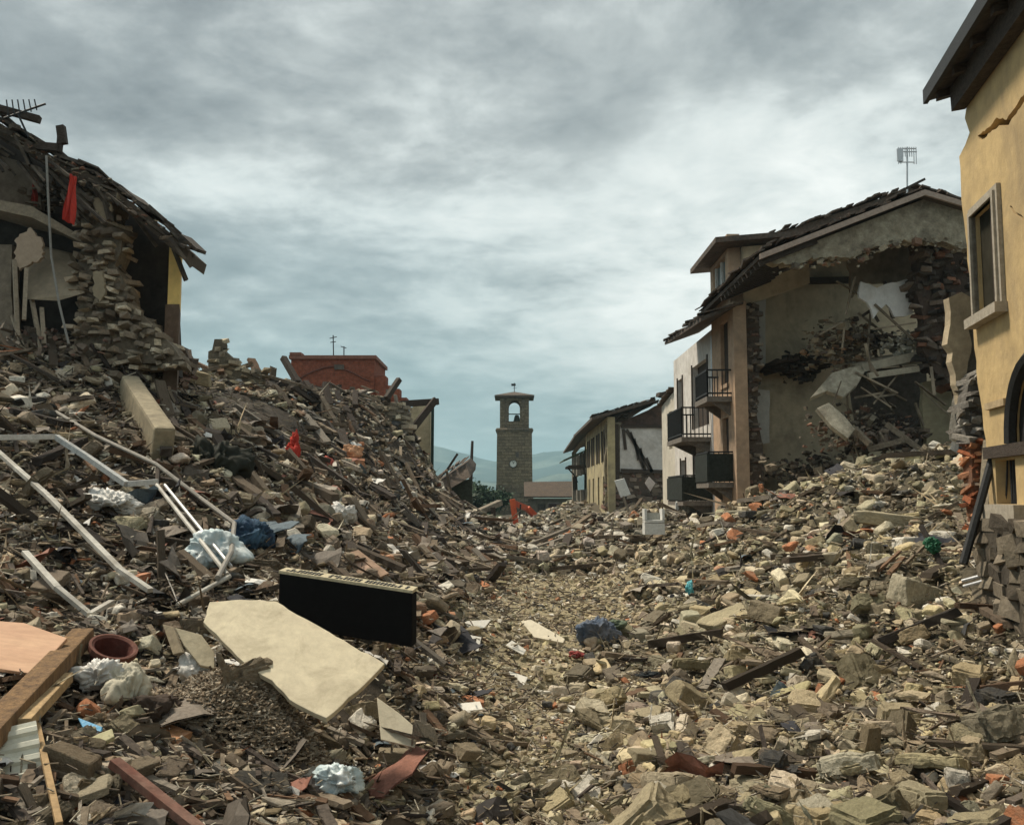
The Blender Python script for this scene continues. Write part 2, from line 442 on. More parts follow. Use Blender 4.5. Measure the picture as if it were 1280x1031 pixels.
PAL_R = np.array([(.36,.305,.205), (.29,.245,.165), (.42,.365,.26), (.22,.185,.13), (.32,.275,.19), (.48,.43,.33), (.38,.315,.20), (.17,.145,.11)])
PAL_L = np.array([(.25,.20,.14), (.33,.275,.195), (.17,.135,.095), (.39,.335,.245), (.10,.08,.06), (.22,.18,.135), (.46,.41,.33), (.22,.16,.105)])
PAL_M = np.array([(.34,.31,.26), (.26,.23,.19), (.42,.39,.34), (.18,.16,.135), (.30,.27,.21)])
def stone_cols(x, y):
    n = len(x); u = RNG.random(n)
    cr = PAL_R[RNG.integers(0, len(PAL_R), n)]; cl = PAL_L[RNG.integers(0, len(PAL_L), n)]; cm = PAL_M[RNG.integers(0, len(PAL_M), n)]
    wr = np.clip(0.5 + (x + 0.4) / 2.5, 0, 1)
    c = np.where((RNG.random(n) < wr)[:, None], cr, cl)
    mid = (y > 28) & (np.abs(x - 2.5) < 5.5)
    c = np.where((mid & (RNG.random(n) < 0.75))[:, None], cm, c)
    c = c * np.where(x > 0, 1.05, 1.04)[:, None] * np.array([1.0, .985, .945])
    c = c * RNG.uniform(0.45, 1.35, (n, 1)) * RNG.uniform(0.95, 1.05, (n, 3))
    odd = RNG.random(n)
    c = np.where((odd < 0.022)[:, None], np.array([.40, .17, .085]) * RNG.uniform(.7, 1.1, (n, 1)), c)       # brick and tile bits
    c = np.where(((odd > 0.022) & (odd < 0.095))[:, None], np.array([.60, .56, .48]) * RNG.uniform(.8, 1.1, (n, 1)), c)   # white plaster bits
    c = np.where(((odd > 0.095) & (odd < 0.13))[:, None], np.array([.05, .048, .045]), c)
    return np.clip(c, 0.02, 0.8)

EXCL = []          # (x, y, radius): ground kept clear for the larger debris
def clear_of(x, y, r=0.0):
    ok = np.ones(len(x), bool)
    for ex, ey, er in EXCL: ok &= np.hypot(x - ex, y - ey) > er + r
    return ok
def keep(px, py, r):
    p = hit(px, py); EXCL.append((p.x, p.y, r))
for a in [(330,800,.30),(390,850,.38),(430,830,.32),(360,830,.34),(400,880,.2),(390,850,.25),(430,760,.3),(480,770,.25),(40,810,.25)]: keep(*a)
EXCL += [(10.5, 26.5, 1.2)]
def in_buildings(x, y):
    """plots still covered by standing walls"""
    yh = (y < 12.2) & (x > 3.55 + 0.183 * y)
    gh = (y > 27.6) & (y < 40) & (x > 6.2)
    fh = (y > 60) & (x > 6.0)
    lh = (y > 18.6) & (y < 27) & (x < -6.0)
    return yh | gh | fh | lh

NS = 190000
D = np.exp(RNG.uniform(math.log(3.6), math.log(86), NS)); X = RNG.uniform(-0.66, 0.66, NS) * (D + 0.6)
smin = np.maximum(0.032, 0.0034 * D)
smax = np.where(X > 0.5, 0.52, 0.46); smax = np.where((X < -0.1) & (D < 10.5), 0.27, smax)
u = RNG.random(NS); al = 1.7
SZ = smin * (1 - u * (1 - (smin / smax) ** al)) ** (-1 / al)
pmk = path_mask(X, D)
ok = ~((pmk > 0.5) & ((SZ > 0.16) | (RNG.random(NS) < 0.3))) & clear_of(X, D, SZ * 0.5) & ~in_buildings(X, D)
X, D, SZ = X[ok], D[ok], SZ[ok]; NS = len(X)
KD = np.where(X > 0.3, RNG.choice(KINDS, NS, p=[.40, .33, .17, .10]), RNG.choice(KINDS, NS, p=[.26, .37, .27, .10]))
PI_ = RNG.integers(0, 9, NS)
R = rot_mats(RNG.uniform(0, 6.283, NS), np.abs(RNG.normal(0, np.where(KD == 'slab', .45, .65), NS)), RNG.uniform(0, 6.283, NS))
SC = SZ[:, None] * RNG.uniform(0.85, 1.2, (NS, 3)); 
SC[KD == 'slab'] *= 1.2; SC[KD == 'shard'] *= 1.5
Z = height(X, D) + SZ * RNG.uniform(-0.15, 0.42, NS)
POS = np.stack([X, D, Z], 1); CC = stone_cols(X, D)
vis = SZ / D * (1 + 0.3 * (KD == 'block')) * (np.abs(X) < 0.56 * D + 0.2) * ((ZC - Z) / D < 0.37)
order = np.argsort(-vis); hero = order[:300]; rest = order[300:]

m_stone = mat('rubble_stone', (0.3, 0.3, 0.3), source='attr', scale=9, var=0.30, bump=0.7, bscale=26, rough=0.93, bdist=0.03, stain=(0.30, 0.26, 0.19), stain_scale=5, stain_amt=0.35)
# the next larger ones get worn edges, the smallest stay plain chips
WORN = {k: [] for k in KINDS}
for k in KINDS:
    for i in range(9):
        pv, pt = PROTO[k][i]
        bm = bmesh.new(); vv = [bm.verts.new(p) for p in pv]
        for t in pt: bm.faces.new([vv[j] for j in t])
        bmesh.ops.dissolve_limit(bm, angle_limit=0.12, verts=bm.verts, edges=bm.edges)
        bmesh.ops.bevel(bm, geom=list(bm.edges), offset=0.05 if k != 'slab' else 0.03, segments=1, affect='EDGES'); bmesh.ops.triangulate(bm, faces=bm.faces)
        ed = [e for e in bm.edges if e.calc_length() > 0.28]; bmesh.ops.subdivide_edges(bm, edges=ed, cuts=1); bmesh.ops.triangulate(bm, faces=bm.faces)
        bm.normal_update(); o = Vector((i * 2.7, KINDS.index(k) * 4.1, 3))
        for v in bm.verts: v.co += v.normal * (mnoise.noise(v.co * 4 + o) * 0.05 + mnoise.noise(v.co * 11 + o) * 0.025)
        bm.verts.index_update(); WORN[k].append((np.array([v.co[:] for v in bm.verts]), np.array([[v.index for v in f.verts] for f in bm.faces]))); bm.free()
worn, rest = rest[:14000], rest[14000:]
V, T, C = instance(KD[rest], PI_[rest], POS[rest], SC[rest], R[rest], CC[rest])
V2, T2, C2 = instance(KD[worn], PI_[worn], POS[worn], SC[worn], R[worn], CC[worn], WORN)
V, T, C = np.concatenate([V, V2]), np.concatenate([T, T2 + len(V)]), np.concatenate([C, C2])
tag(np_mesh('rubble_stones', V, T, C, m_stone), 'countless smaller broken stones and plaster bits covering the heaps', 'rubble', kind='stuff')

# the 300 stones that show largest, each its own object with a hammered, chipped surface
m_hero = mat('building_stone', (0.3, 0.3, 0.3), source='object', scale=7, var=0.33, bump=0.9, bscale=30, rough=0.93, bdist=0.025, stain=(0.20, 0.17, 0.12), stain_scale=4, stain_amt=0.45)
HP = {k: [] for k in KINDS}
for k in KINDS:
    for i in range(9):
        pv, pt = PROTO[k][i]
        bm = bmesh.new(); vv = [bm.verts.new(p) for p in pv]
        for t in pt: bm.faces.new([vv[j] for j in t])
        bmesh.ops.dissolve_limit(bm, angle_limit=0.12, verts=bm.verts, edges=bm.edges)
        bmesh.ops.bevel(bm, geom=list(bm.edges), offset=0.05 if k != 'slab' else 0.025, segments=2, affect='EDGES')
        bmesh.ops.triangulate(bm, faces=bm.faces)
        for _ in range(3):
            ed = [e for e in bm.edges if e.calc_length() > 0.10]
            if ed: bmesh.ops.subdivide_edges(bm, edges=ed, cuts=1)
            bmesh.ops.triangulate(bm, faces=bm.faces)
        bm.normal_update(); o = Vector((i * 3.1, KINDS.index(k) * 5.3, 0))
        for v in bm.verts:
            q = v.co * 3.2 + o
            v.co += v.normal * (mnoise.fractal(q, 0.9, 2.1, 4) * 0.045 + (mnoise.noise(v.co * 9 + o)) * 0.014)
        me = bpy.data.meshes.new('stone'); bm.to_mesh(me); bm.free(); me.materials.append(m_hero); HP[k].append(me)
def zone(x, y):
    if x > 0.4:
        if y > 13: return ('on the pale rubble slope below the gutted gable house', 'upper right slope')
        if x > 3.4 + 0.05 * y: return ('by the foot of the yellow house', 'yellow house foot')
        if y < 8.2: return ('in the front right of the rubble field', 'front right')
        return ('halfway along the right side of the cleared track', 'right of the track')
    if x < -2.0:
        if y > 8.5: return ('in the brown debris slope below the left ruin', 'left slope')
        return ('in the dark debris at the front left corner', 'front left')
    if y < 9: return ('in the front centre between the beige slab and the track', 'front centre')
    return ('beside the left edge of the pale track', 'left of the track')
KN = {'block': ('stone_block', 'squared rough stone block lying'), 'slab': ('stone_slab', 'flat stone slab lying'), 'shard': ('stone_shard', 'long stone splinter lying'), 'lump': ('rubble_stone', 'rounded stone lying')}
for i in hero:
    k = str(KD[i]); nm, ds = KN[k]
    o = bpy.data.objects.new(nm, HP[k][PI_[i]]); COL.objects.link(o)
    mw = np.eye(4); mw[:3, :3] = R[i] * SC[i][None, :]; mw[:3, 3] = POS[i]
    o.matrix_world = Matrix(mw.tolist()); o.color = (*CC[i], 1)
    zt, zg = zone(X[i], D[i])
    tag(o, f'{ds} {zt}', 'stone', f'{nm.replace("_", " ")}s, {zg}')

# ------------------------------------------------------------------ splintered timber: planks one can count, and the splinters between them
def plank_mesh(i):
    """a broken board or beam along X, length 1, with torn ends"""
    bm = bmesh.new(); n = 9; w = 0.5; rows_ = []
    for k in range(n + 1):
        x = -0.5 + k / n; ring = []
        for (sy, sz) in ((-1, -1), (1, -1), (1, 1), (-1, 1)):
            dx = 0
            if k in (0, n): dx = random.uniform(-0.05, 0.05)
            ring.append(bm.verts.new((x + dx, sy * w + random.uniform(-.06, .06) + 0.25 * math.sin(x * 3 + i) * (i % 3 == 0), sz * w + random.uniform(-.05, .05))))
        rows_.append(ring)
    for a, b in zip(rows_, rows_[1:]):
        for j in range(4): bm.faces.new((a[j], a[(j + 1) % 4], b[(j + 1) % 4], b[j]))
    bm.faces.new(rows_[0][::-1]); bm.faces.new(rows_[-1])
    bmesh.ops.recalc_face_normals(bm, faces=bm.faces)
    return bm
m_wood = mat('weathered_timber', (0.2, 0.15, 0.1), source='object', scale=3, var=0.45, bump=0.8, bscale=9, stretch=(1.2, 9, 9), rough=0.9, stain=(0.05, 0.04, 0.03), stain_scale=1.4, stain_amt=0.6, bdist=0.05)
PL = []; PLA = []
for i in range(8):
    bm = plank_mesh(i); me = bpy.data.meshes.new('plank'); bm.to_mesh(me)
    bmesh.ops.triangulate(bm, faces=bm.faces)
    bm.verts.index_update()
    PLA.append((np.array([v.co[:] for v in bm.verts]), np.array([[v.index for v in f.verts] for f in bm.faces])))
    bm.free(); me.materials.append(m_wood); PL.append(me)
WOODC = 0.72 * np.array([(.10,.075,.052), (.16,.12,.085), (.22,.17,.12), (.07,.055,.045), (.27,.215,.155), (.19,.115,.07), (.30,.26,.21), (.13,.105,.085)])
NW = 13000
D = np.exp(RNG.uniform(math.log(3.8), math.log(60), NW)); X = RNG.uniform(-0.66, 0.66, NW) * (D + 0.6)
wl = np.where(X < -0.3, 0.85, 0.22); wl = np.where((D > 28) & (np.abs(X - 3) < 5), 0.35, wl)
ok = (RNG.random(NW) < wl) & (path_mask(X, D) < 0.4) & clear_of(X, D, 0.15) & ~in_buildings(X, D)
X, D = X[ok], D[ok]; NW = len(X)
LN = np.maximum(0.10, 0.011 * D) * RNG.uniform(1, 2.2, NW) * (1 - RNG.random(NW)) ** -0.45; LN = np.minimum(LN, np.where((X < 0) & (D < 9.5), 0.34, 0.36 + 0.055 * D))
TH = np.clip(LN * RNG.uniform(0.03, 0.11, NW), 0.012, 0.03 + 0.006 * D); TH = np.minimum(TH, .11); WD = np.clip(TH * RNG.uniform(1, 3.2, NW), 0.015, 0.05 + 0.008 * D)
# boards slid downhill: mostly pointing down the slope towards the street
yaw = np.where(X < -0.3, RNG.normal(-0.45, 0.7, NW), RNG.uniform(0, 3.14, NW))
e = 0.4; hx = (height(X + e * np.cos(yaw), D + e * np.sin(yaw)) - height(X - e * np.cos(yaw), D - e * np.sin(yaw))) / (2 * e)
tilt = -np.arctan(hx) + RNG.normal(0, 0.25, NW)
R = rot_mats(yaw, tilt, yaw + math.pi / 2)
Z = height(X, D) + 0.04 + TH * 0.5 + np.minimum(LN, 1) * RNG.uniform(0.0, 0.14, NW)
POS = np.stack([X, D, Z], 1); SC = np.stack([LN, WD, TH], 1); PI_ = RNG.integers(0, 8, NW)
CC = WOODC[RNG.integers(0, len(WOODC), NW)] * RNG.uniform(0.8, 1.2, (NW, 1))
vis = LN / D * (np.abs(X) < 0.56 * D) * ((ZC - Z) / D < 0.37) * (WD > 0.03); order = np.argsort(-vis); hero = order[:230]; rest = order[230:]
m_spl = mat('splintered_timber', (0.2, 0.15, 0.1), source='attr', scale=8, var=0.4, bump=0.4, rough=0.92)
V, T, C = instance(np.full(len(rest), 'p'), PI_[rest], POS[rest], SC[rest], R[rest], CC[rest], {'p': PLA})
tag(np_mesh('timber_splinters', V, T, C, m_spl), 'countless splinters and broken laths strewn through the heaps', 'splinters', kind='stuff')
def zone_w(x, y):
    if x > 0.4: return 'among the pale stones right of the track' if y < 28 else 'in the grey heap across the end of the street'
    if y < 8: return 'in the dark debris at the front left corner'
    if y < 18: return 'on the brown slope below the left ruin'
    return 'on the far left heap towards the red house'
for i in hero:
    beam = TH[i] > 0.06
    nm = 'timber_beam' if beam else 'broken_plank'
    o = bpy.data.objects.new(nm, PL[PI_[i]]); COL.objects.link(o)
    mw = np.eye(4); mw[:3, :3] = R[i] * SC[i][None, :]; mw[:3, 3] = POS[i]
    o.matrix_world = Matrix(mw.tolist()); o.color = (*CC[i], 1)
    z = zone_w(X[i], D[i])
    tag(o, ('thick weathered roof beam lying ' if beam else 'thin broken board lying ') + z, 'beam' if beam else 'plank', ('roof beams ' if beam else 'broken boards ') + z)

# ------------------------------------------------------------------ bricks, roof tiles and torn scraps
def brick_mesh():
    mb = MB(); bm = bmesh.new(); L_, w, h = 0.5, 0.25, 0.14
    b = MB().box((0, 0, 0), (1, .5, .28)); me = bpy.data.meshes.new('brick'); me.from_pydata(b.v, [], b.f); bm.from_mesh(me)
    bmesh.ops.subdivide_edges(bm, edges=bm.edges, cuts=3, use_grid_fill=True)
    for v in bm.verts: v.co += Vector((random.uniform(-.02, .02), random.uniform(-.02, .02), random.uniform(-.015, .015))) + v.co * mnoise.noise(v.co * 4) * 0.12
    bmesh.ops.recalc_face_normals(bm, faces=bm.faces); bm.to_mesh(me); bm.free(); return me
m_brick = mat('brick_clay', (0.42, 0.17, 0.08), col2=(0.50, 0.27, 0.16), source='object', scale=5, var=0.3, bump=0.5, rough=0.92)
BM_ = [brick_mesh() for _ in range(3)]
for me in BM_: me.materials.append(m_brick)
for (px, py, s, yw, tl, c) in [(1168,948,.21,1.1,.9,(.50,.21,.09)),(590,880,.22,.3,.3,(.50,.20,.10)),(612,868,.16,1.2,.4,(.45,.24,.13)),(1010,866,.13,.2,.2,(.5,.24,.13)),
    (905,716,.34,.5,.5,(.48,.30,.20)),(1020,878,.12,2.2,.4,(.46,.26,.16)),(1062,985,.13,.8,.6,(.42,.2,.12)),(160,728,.36,-.25,.1,(.33,.12,.07)),(440,580,.7,.3,.2,(.48,.2,.11)),
    (1180,690,.3,.4,.3,(.36,.17,.1)),(215,925,.24,-.5,.2,(.42,.22,.10)),(560,770,.2,.5,.3,(.38,.18,.1)),(1018,690,.28,.4,.6,(.46,.28,.16)),(935,890,.13,.1,.3,(.45,.25,.14)),(330,640,.3,.4,.2,(.30,.13,.08)),
    (480,700,.3,.9,.1,(.36,.18,.11)),(100,780,.2,.3,.2,(.33,.15,.09)),(700,905,.15,1.3,.2,(.4,.2,.11)),(765,880,.14,.3,.3,(.42,.2,.12)),(860,930,.12,.7,.2,(.38,.19,.11))]:
    p = hit(px, py, s * 0.12)
    o = bpy.data.objects.new('brick', random.choice(BM_)); COL.objects.link(o); o.location = p; o.scale = (s, s, s); o.rotation_euler = (tl, tl * .5, yw); o.color = (*c, 1)
    wh = 'on the right slope' if px > 650 and py < 850 else 'in the front right of the rubble field' if px > 650 else 'in the left debris slope'
    tag(o, 'orange brick fragment lying ' + wh, 'brick', 'brick fragments ' + wh)
# bent grey, white and dark scraps of sheet, card and cloth
def scrap():
    n = 5; a = random.uniform(0, 6.28); k = random.uniform(.6, 2.2); pv = []
    for i in range(n):
        for j in range(4):
            x, y = i / (n - 1) - .5, (j / 3 - .5) * .6
            pv.append((x + random.uniform(-.06, .06), y + random.uniform(-.06, .06), .16 * math.sin(k * 3 * (x * math.cos(a) + y * math.sin(a)) + a) + random.uniform(-.05, .05)))
    f = []
    for i in range(n - 1):
        for j in range(3):
            q = i * 4 + j; f += [(q, q + 4, q + 5), (q, q + 5, q + 1)]
    pv = np.array(pv); f = np.array(f); m = len(pv)
    pv2 = pv + np.array([0, 0, .02]); return np.concatenate([pv, pv2]), np.concatenate([f, f[:, ::-1] + m])
SCR = {'s': [scrap() for _ in range(9)]}
NC = 6000
D = np.exp(RNG.uniform(math.log(3.8), math.log(50), NC)); X = RNG.uniform(-0.66, 0.66, NC) * (D + 0.6)
ok = (RNG.random(NC) < np.where(X < 0, 1, .25)) & (path_mask(X, D) < .5) & clear_of(X, D, .1) & ~in_buildings(X, D); X, D = X[ok], D[ok]; NC = len(X)
SZ = np.minimum(np.maximum(.06, .008 * D) * (1 - RNG.random(NC)) ** -0.5, .55)
pal = np.array([(.5,.48,.44), (.05,.05,.05), (.03,.03,.035), (.14,.12,.10), (.30,.26,.21), (.62,.60,.56), (.22,.10,.07), (.10,.13,.15), (.035,.03,.028), (.18,.15,.12), (.09,.075,.06)])
cc = pal[RNG.integers(0, len(pal), NC)]
R = rot_mats(RNG.uniform(0, 6.28, NC), np.abs(RNG.normal(0, .6, NC)), RNG.uniform(0, 6.28, NC))
V, T, C = instance(np.full(NC, 's'), RNG.integers(0, 9, NC), np.stack([X, D, height(X, D) + SZ * .2], 1), SZ, R, cc, SCR)
m_scrap = mat('torn_scraps', (0.3, 0.3, 0.3), source='attr', scale=10, var=0.3, bump=0.3, rough=0.75)
tag(np_mesh('torn_scraps', V, T, C, m_scrap), 'torn scraps of sheet, card and cloth caught among the stones', 'scraps', kind='stuff')
# ------------------------------------------------------------------ helpers for walls
def mat_masonry(name, c1, c2, mortar, scale=2.0, bump=0.6, rough=0.92, axis='xy', bw=0.5, rh=0.25):
    """irregular coursed stone or brick: brick pattern with wandering joints"""
    if name in MATS: return MATS[name]
    m = bpy.data.materials.new(name); m.use_nodes = True; t = m.node_tree; t.nodes.clear(); Lk = t.links.new
    n = lambda ty, **kw: (lambda q: ([setattr(q, k, v) for k, v in kw.items()], q)[1])(t.nodes.new(ty))
    o = n('ShaderNodeOutputMaterial'); b = n('ShaderNodeBsdfPrincipled'); Lk(b.outputs[0], o.inputs[0]); b.inputs['Roughness'].default_value = rough; b.inputs['Specular IOR Level'].default_value = 0.2
    tcn = n('ShaderNodeTexCoord'); sp = n('ShaderNodeSeparateXYZ'); Lk(tcn.outputs['Object'], sp.inputs[0])
    ad = n('ShaderNodeMath', operation='ADD'); Lk(sp.outputs[0], ad.inputs[0]); Lk(sp.outputs[1], ad.inputs[1])
    cb = n('ShaderNodeCombineXYZ'); Lk(ad.outputs[0], cb.inputs[0]); Lk(sp.outputs[2], cb.inputs[1])
    nz = n('ShaderNodeTexNoise'); nz.inputs['Scale'].default_value = 2.2; nz.inputs['Detail'].default_value = 4; Lk(tcn.outputs['Object'], nz.inputs['Vector'])
    vm = n('ShaderNodeVectorMath', operation='MULTIPLY_ADD'); Lk(nz.outputs['Color'], vm.inputs[0]); vm.inputs[1].default_value = (.22, .22, 0); Lk(cb.outputs[0], vm.inputs[2])
    br = n('ShaderNodeTexBrick'); Lk(vm.outputs[0], br.inputs['Vector']); br.inputs['Scale'].default_value = scale
    br.inputs['Color1'].default_value = (*c1, 1); br.inputs['Color2'].default_value = (*c2, 1); br.inputs['Mortar'].default_value = (*mortar, 1)
    br.inputs['Mortar Size'].default_value = 0.025; br.inputs['Mortar Smooth'].default_value = 0.4; br.inputs['Brick Width'].default_value = bw; br.inputs['Row Height'].default_value = rh
    n2 = n('ShaderNodeTexNoise'); n2.inputs['Scale'].default_value = 5; n2.inputs['Detail'].default_value = 9; n2.inputs['Roughness'].default_value = .7; Lk(tcn.outputs['Object'], n2.inputs['Vector'])
    r2 = n('ShaderNodeMapRange'); r2.inputs[1].default_value = .3; r2.inputs[2].default_value = .7; r2.inputs[3].default_value = .55; r2.inputs[4].default_value = 1.4; Lk(n2.outputs['Fac'], r2.inputs[0])
    x = n('ShaderNodeVectorMath', operation='SCALE'); Lk(br.outputs['Color'], x.inputs[0]); Lk(r2.outputs[0], x.inputs['Scale']); Lk(x.outputs[0], b.inputs['Base Color'])
    h = n('ShaderNodeMath', operation='MULTIPLY_ADD'); Lk(br.outputs['Fac'], h.inputs[0]); h.inputs[1].default_value = -1; Lk(n2.outputs['Fac'], h.inputs[2])
    bp = n('ShaderNodeBump'); bp.inputs['Strength'].default_value = bump; bp.inputs['Distance'].default_value = .06; Lk(h.outputs[0], bp.inputs['Height']); Lk(bp.outputs[0], b.inputs['Normal'])
    MATS[name] = m; return m

def inside(px, pz, poly):
    x = np.array([p[0] for p in poly]); z = np.array([p[1] for p in poly]); c = np.zeros(len(px), bool); j = len(x) - 1
    for i in range(len(x)):
        k = ((z[i] > pz) != (z[j] > pz)) & (px < (x[j] - x[i]) * (pz - z[i]) / (z[j] - z[i] + 1e-12) + x[i]); c ^= k; j = i
    return c
def jag(poly, step, amp, seed=0, keep_=()):
    """roughens the outline of a broken wall; edges whose index is in keep_ stay straight"""
    r = random.Random(seed); out_ = []
    for i, p in enumerate(poly):
        q = poly[(i + 1) % len(poly)]; d = math.hypot(q[0] - p[0], q[1] - p[1]); n = max(1, int(d / step))
        out_.append(p)
        if i in keep_: continue
        for k in range(1, n):
            t = (k + r.uniform(-.3, .3)) / n; nx, nz = -(q[1] - p[1]) / d, (q[0] - p[0]) / d; o = r.uniform(-amp, amp)
            out_.append((p[0] + (q[0] - p[0]) * t + nx * o, p[1] + (q[1] - p[1]) * t + nz * o))
    return out_
m_wallstone = mat('wall_stone', (0.3, 0.3, 0.3), source='attr', scale=6, var=0.35, bump=0.8, bscale=18, rough=0.94, stain=(0.12, 0.10, 0.08), stain_scale=2.5, stain_amt=0.5)
def rubble_wall(name, poly, o, a, thick, size, pal, parent=None, depth_jit=0.12, gap=0.0):
    """bare stone walling: courses of rough stones filling a broken outline. poly is (along, height); o origin; a the direction along"""
    o = np.array(o, float); a = np.array(a, float); a /= np.linalg.norm(a); nrm = np.array([-a[1], a[0], 0])
    P = np.array(poly); x0, z0 = P.min(0); x1, z1 = P.max(0)
    xs, zs, ss = [], [], []
    z = z0
    while z < z1:
        hgt = size * RNG.uniform(.45, .8); x = x0 - size * RNG.random()
        while x < x1:
            l = size * RNG.uniform(.7, 1.7); xs.append(x + l / 2); zs.append(z + hgt / 2); ss.append((l, thick * RNG.uniform(.8, 1.1), hgt)); x += l * 0.96
        z += hgt * 0.93
    xs, zs, ss = np.array(xs), np.array(zs), np.array(ss)
    k = inside(xs, zs, poly) & (RNG.random(len(xs)) > gap); xs, zs, ss = xs[k], zs[k], ss[k]; n = len(xs)
    pos = o[None] + xs[:, None] * a[None] + np.array([0, 0, 1])[None] * zs[:, None] + nrm[None] * RNG.uniform(-depth_jit, depth_jit, n)[:, None]
    yaw0 = math.atan2(a[1], a[0]); R = rot_mats(np.full(n, yaw0) + RNG.normal(0, .3, n) + np.where(RNG.random(n) < .5, 0, math.pi), np.abs(RNG.normal(0, .3, n)), RNG.uniform(0, 6.28, n))
    kinds = RNG.choice(['block', 'lump'], n, p=[.93, .07]); pal = np.array(pal)
    sc = ss.copy(); sc[:, 1] /= 0.72; sc[:, 2] /= 0.55; sc[:, 0] *= 1.12; sc[:, 2] *= 1.12
    cols = pal[RNG.integers(0, len(pal), n)] * RNG.uniform(.5, 1.35, (n, 1))
    V, T, C = instance(kinds, RNG.integers(0, 9, n), pos, sc, R, cols)
    # mortar core a little inside the outline
    c = np.array(poly).mean(0); core = [tuple(c + (np.array(p) - c) * 0.95) for p in poly]
    mb = MB(); mb.prism([tuple(o + p[0] * a + np.array([0, 0, p[1]]) - nrm * thick * .34) for p in core], tuple(nrm * thick * .68))
    tv = np.array(mb.v, float); tt = []
    for f in mb.f:
        for i in range(1, len(f) - 1): tt.append((f[0], f[i], f[i + 1]))
    tt = np.array(tt) + len(V)
    V = np.concatenate([V, tv]); T = np.concatenate([T, tt]); C = np.concatenate([C, np.tile(pal.mean(0) * .5, (len(tv), 1))])
    if parent is not None: return np_mesh(name, V, T, C, m_wallstone, parent)
    b = np.array([(V[:, 0].min() + V[:, 0].max()) / 2, (V[:, 1].min() + V[:, 1].max()) / 2, V[:, 2].min()])
    ob = np_mesh(name, V - b, T, C, m_wallstone); ob.location = tuple(b); return ob
def pxpoly(pts, D): return [tuple(W(x, y, D)) for x, y in pts]
def pxz(pts, D):
    """pixels -> (x, z) on the upright plane at distance D"""
    r = [W(x, y, D) for x, y in pts]; return [(p.x, p.z) for p in r]
def upright(mb, pts, D, t, holes=(), j=None, amp=.1, seed=0, keep_=()):
    """upright wall facing down the street, outline given in pixels at distance D"""
    q = pxz(pts, D)
    if j: q = jag(q, j, amp, seed, keep_)
    return mb.prism([(x, D, z) for x, z in q], (0, t, 0), [[(x, D, z) for x, z in pxz(h, D)] for h in holes])
def debris_on(parent, name, n, fn, smin, smax, pal, kind_p=(.4, .3, .15, .15)):
    """loose rubble lying on a ledge; fn(n) gives positions"""
    pos = fn(n); s = smin * (1 - RNG.random(n) * (1 - (smin / smax) ** 1.5)) ** (-1 / 1.5); pal = np.array(pal)
    V, T, C = instance(RNG.choice(KINDS, n, p=list(kind_p)), RNG.integers(0, 9, n), pos, s[:, None] * RNG.uniform(.8, 1.3, (n, 3)), rot_mats(RNG.uniform(0, 6.28, n), np.abs(RNG.normal(0, .5, n)), RNG.uniform(0, 6.28, n)), pal[RNG.integers(0, len(pal), n)] * RNG.uniform(.7, 1.25, (n, 1)))
    o = np_mesh(name, V, T, C, m_stone, parent); o['kind'] = 'stuff'; return o
def tile_edge(mb, a, b, back, n, w=.28, jit=.06):
    """ragged row of roof tiles along the edge a-b, running back along the vector back"""
    a, b, back = Vector(a), Vector(b), Vector(back); bl = back.length; d = (b - a).normalized(); up = d.cross(back.normalized()); up.normalize()
    if up.z < 0: up = -up
    for i in range(n):
        t = (i + .5) / n; p = a.lerp(b, t) + back * (.5 + random.uniform(-.04, .04)) + up * random.uniform(0, jit)
        R = Matrix((d, back.normalized(), up)).transposed() @ Euler((random.uniform(-.1, .1), random.uniform(-.12, .12), random.uniform(-.2, .2))).to_matrix()
        mb.box(p, ((b - a).length / n * 1.12, bl, random.uniform(.03, .06)), R)
PAL_OCH = [(.30,.25,.17), (.24,.20,.14), (.36,.31,.22), (.18,.15,.11), (.28,.22,.14)]
PAL_BRN = [(.17,.13,.10), (.22,.17,.125), (.12,.095,.075), (.27,.22,.17), (.20,.12,.09)]
m_tile = mat('old_roof_tile', (0.115, 0.085, 0.066), col2=(0.07, 0.06, 0.05), scale=4, var=.45, bump=.8, bscale=10)
m_dark = mat('dark_timber', (0.055, 0.042, 0.033), scale=4, var=.5, bump=.6, stretch=(1, 1, 3))
m_void = mat('room_shadow_plaster', (0.10, 0.085, 0.07), scale=1.5, var=.4, bump=.4)  # dark tone stands for the shade inside rooms and openings
m_iron = mat('dark_iron', (0.035, 0.035, 0.035), scale=8, var=.3, bump=.2, rough=.6, metal=.4)
m_glass = mat('window_glass', (0.16, 0.19, 0.19), scale=1, var=.2, bump=0, rough=.08, spec=.6)
m_white = mat('white_plaster', (0.62, 0.59, 0.55), col2=(.50, .47, .43), scale=1.2, var=.15, bump=.35, stain=(.28, .24, .20), stain_scale=.9, stain_amt=.5)
m_yellow = mat('ochre_render', (0.50, 0.36, 0.175), col2=(.40, .29, .15), scale=.9, var=.16, bump=.35, bscale=12, stain=(.24, .18, .11), stain_scale=.8, stain_amt=.55)
m_alu = mat('grey_metal', (0.45, 0.46, 0.47), scale=9, var=.2, bump=.1, rough=.4, metal=.7)

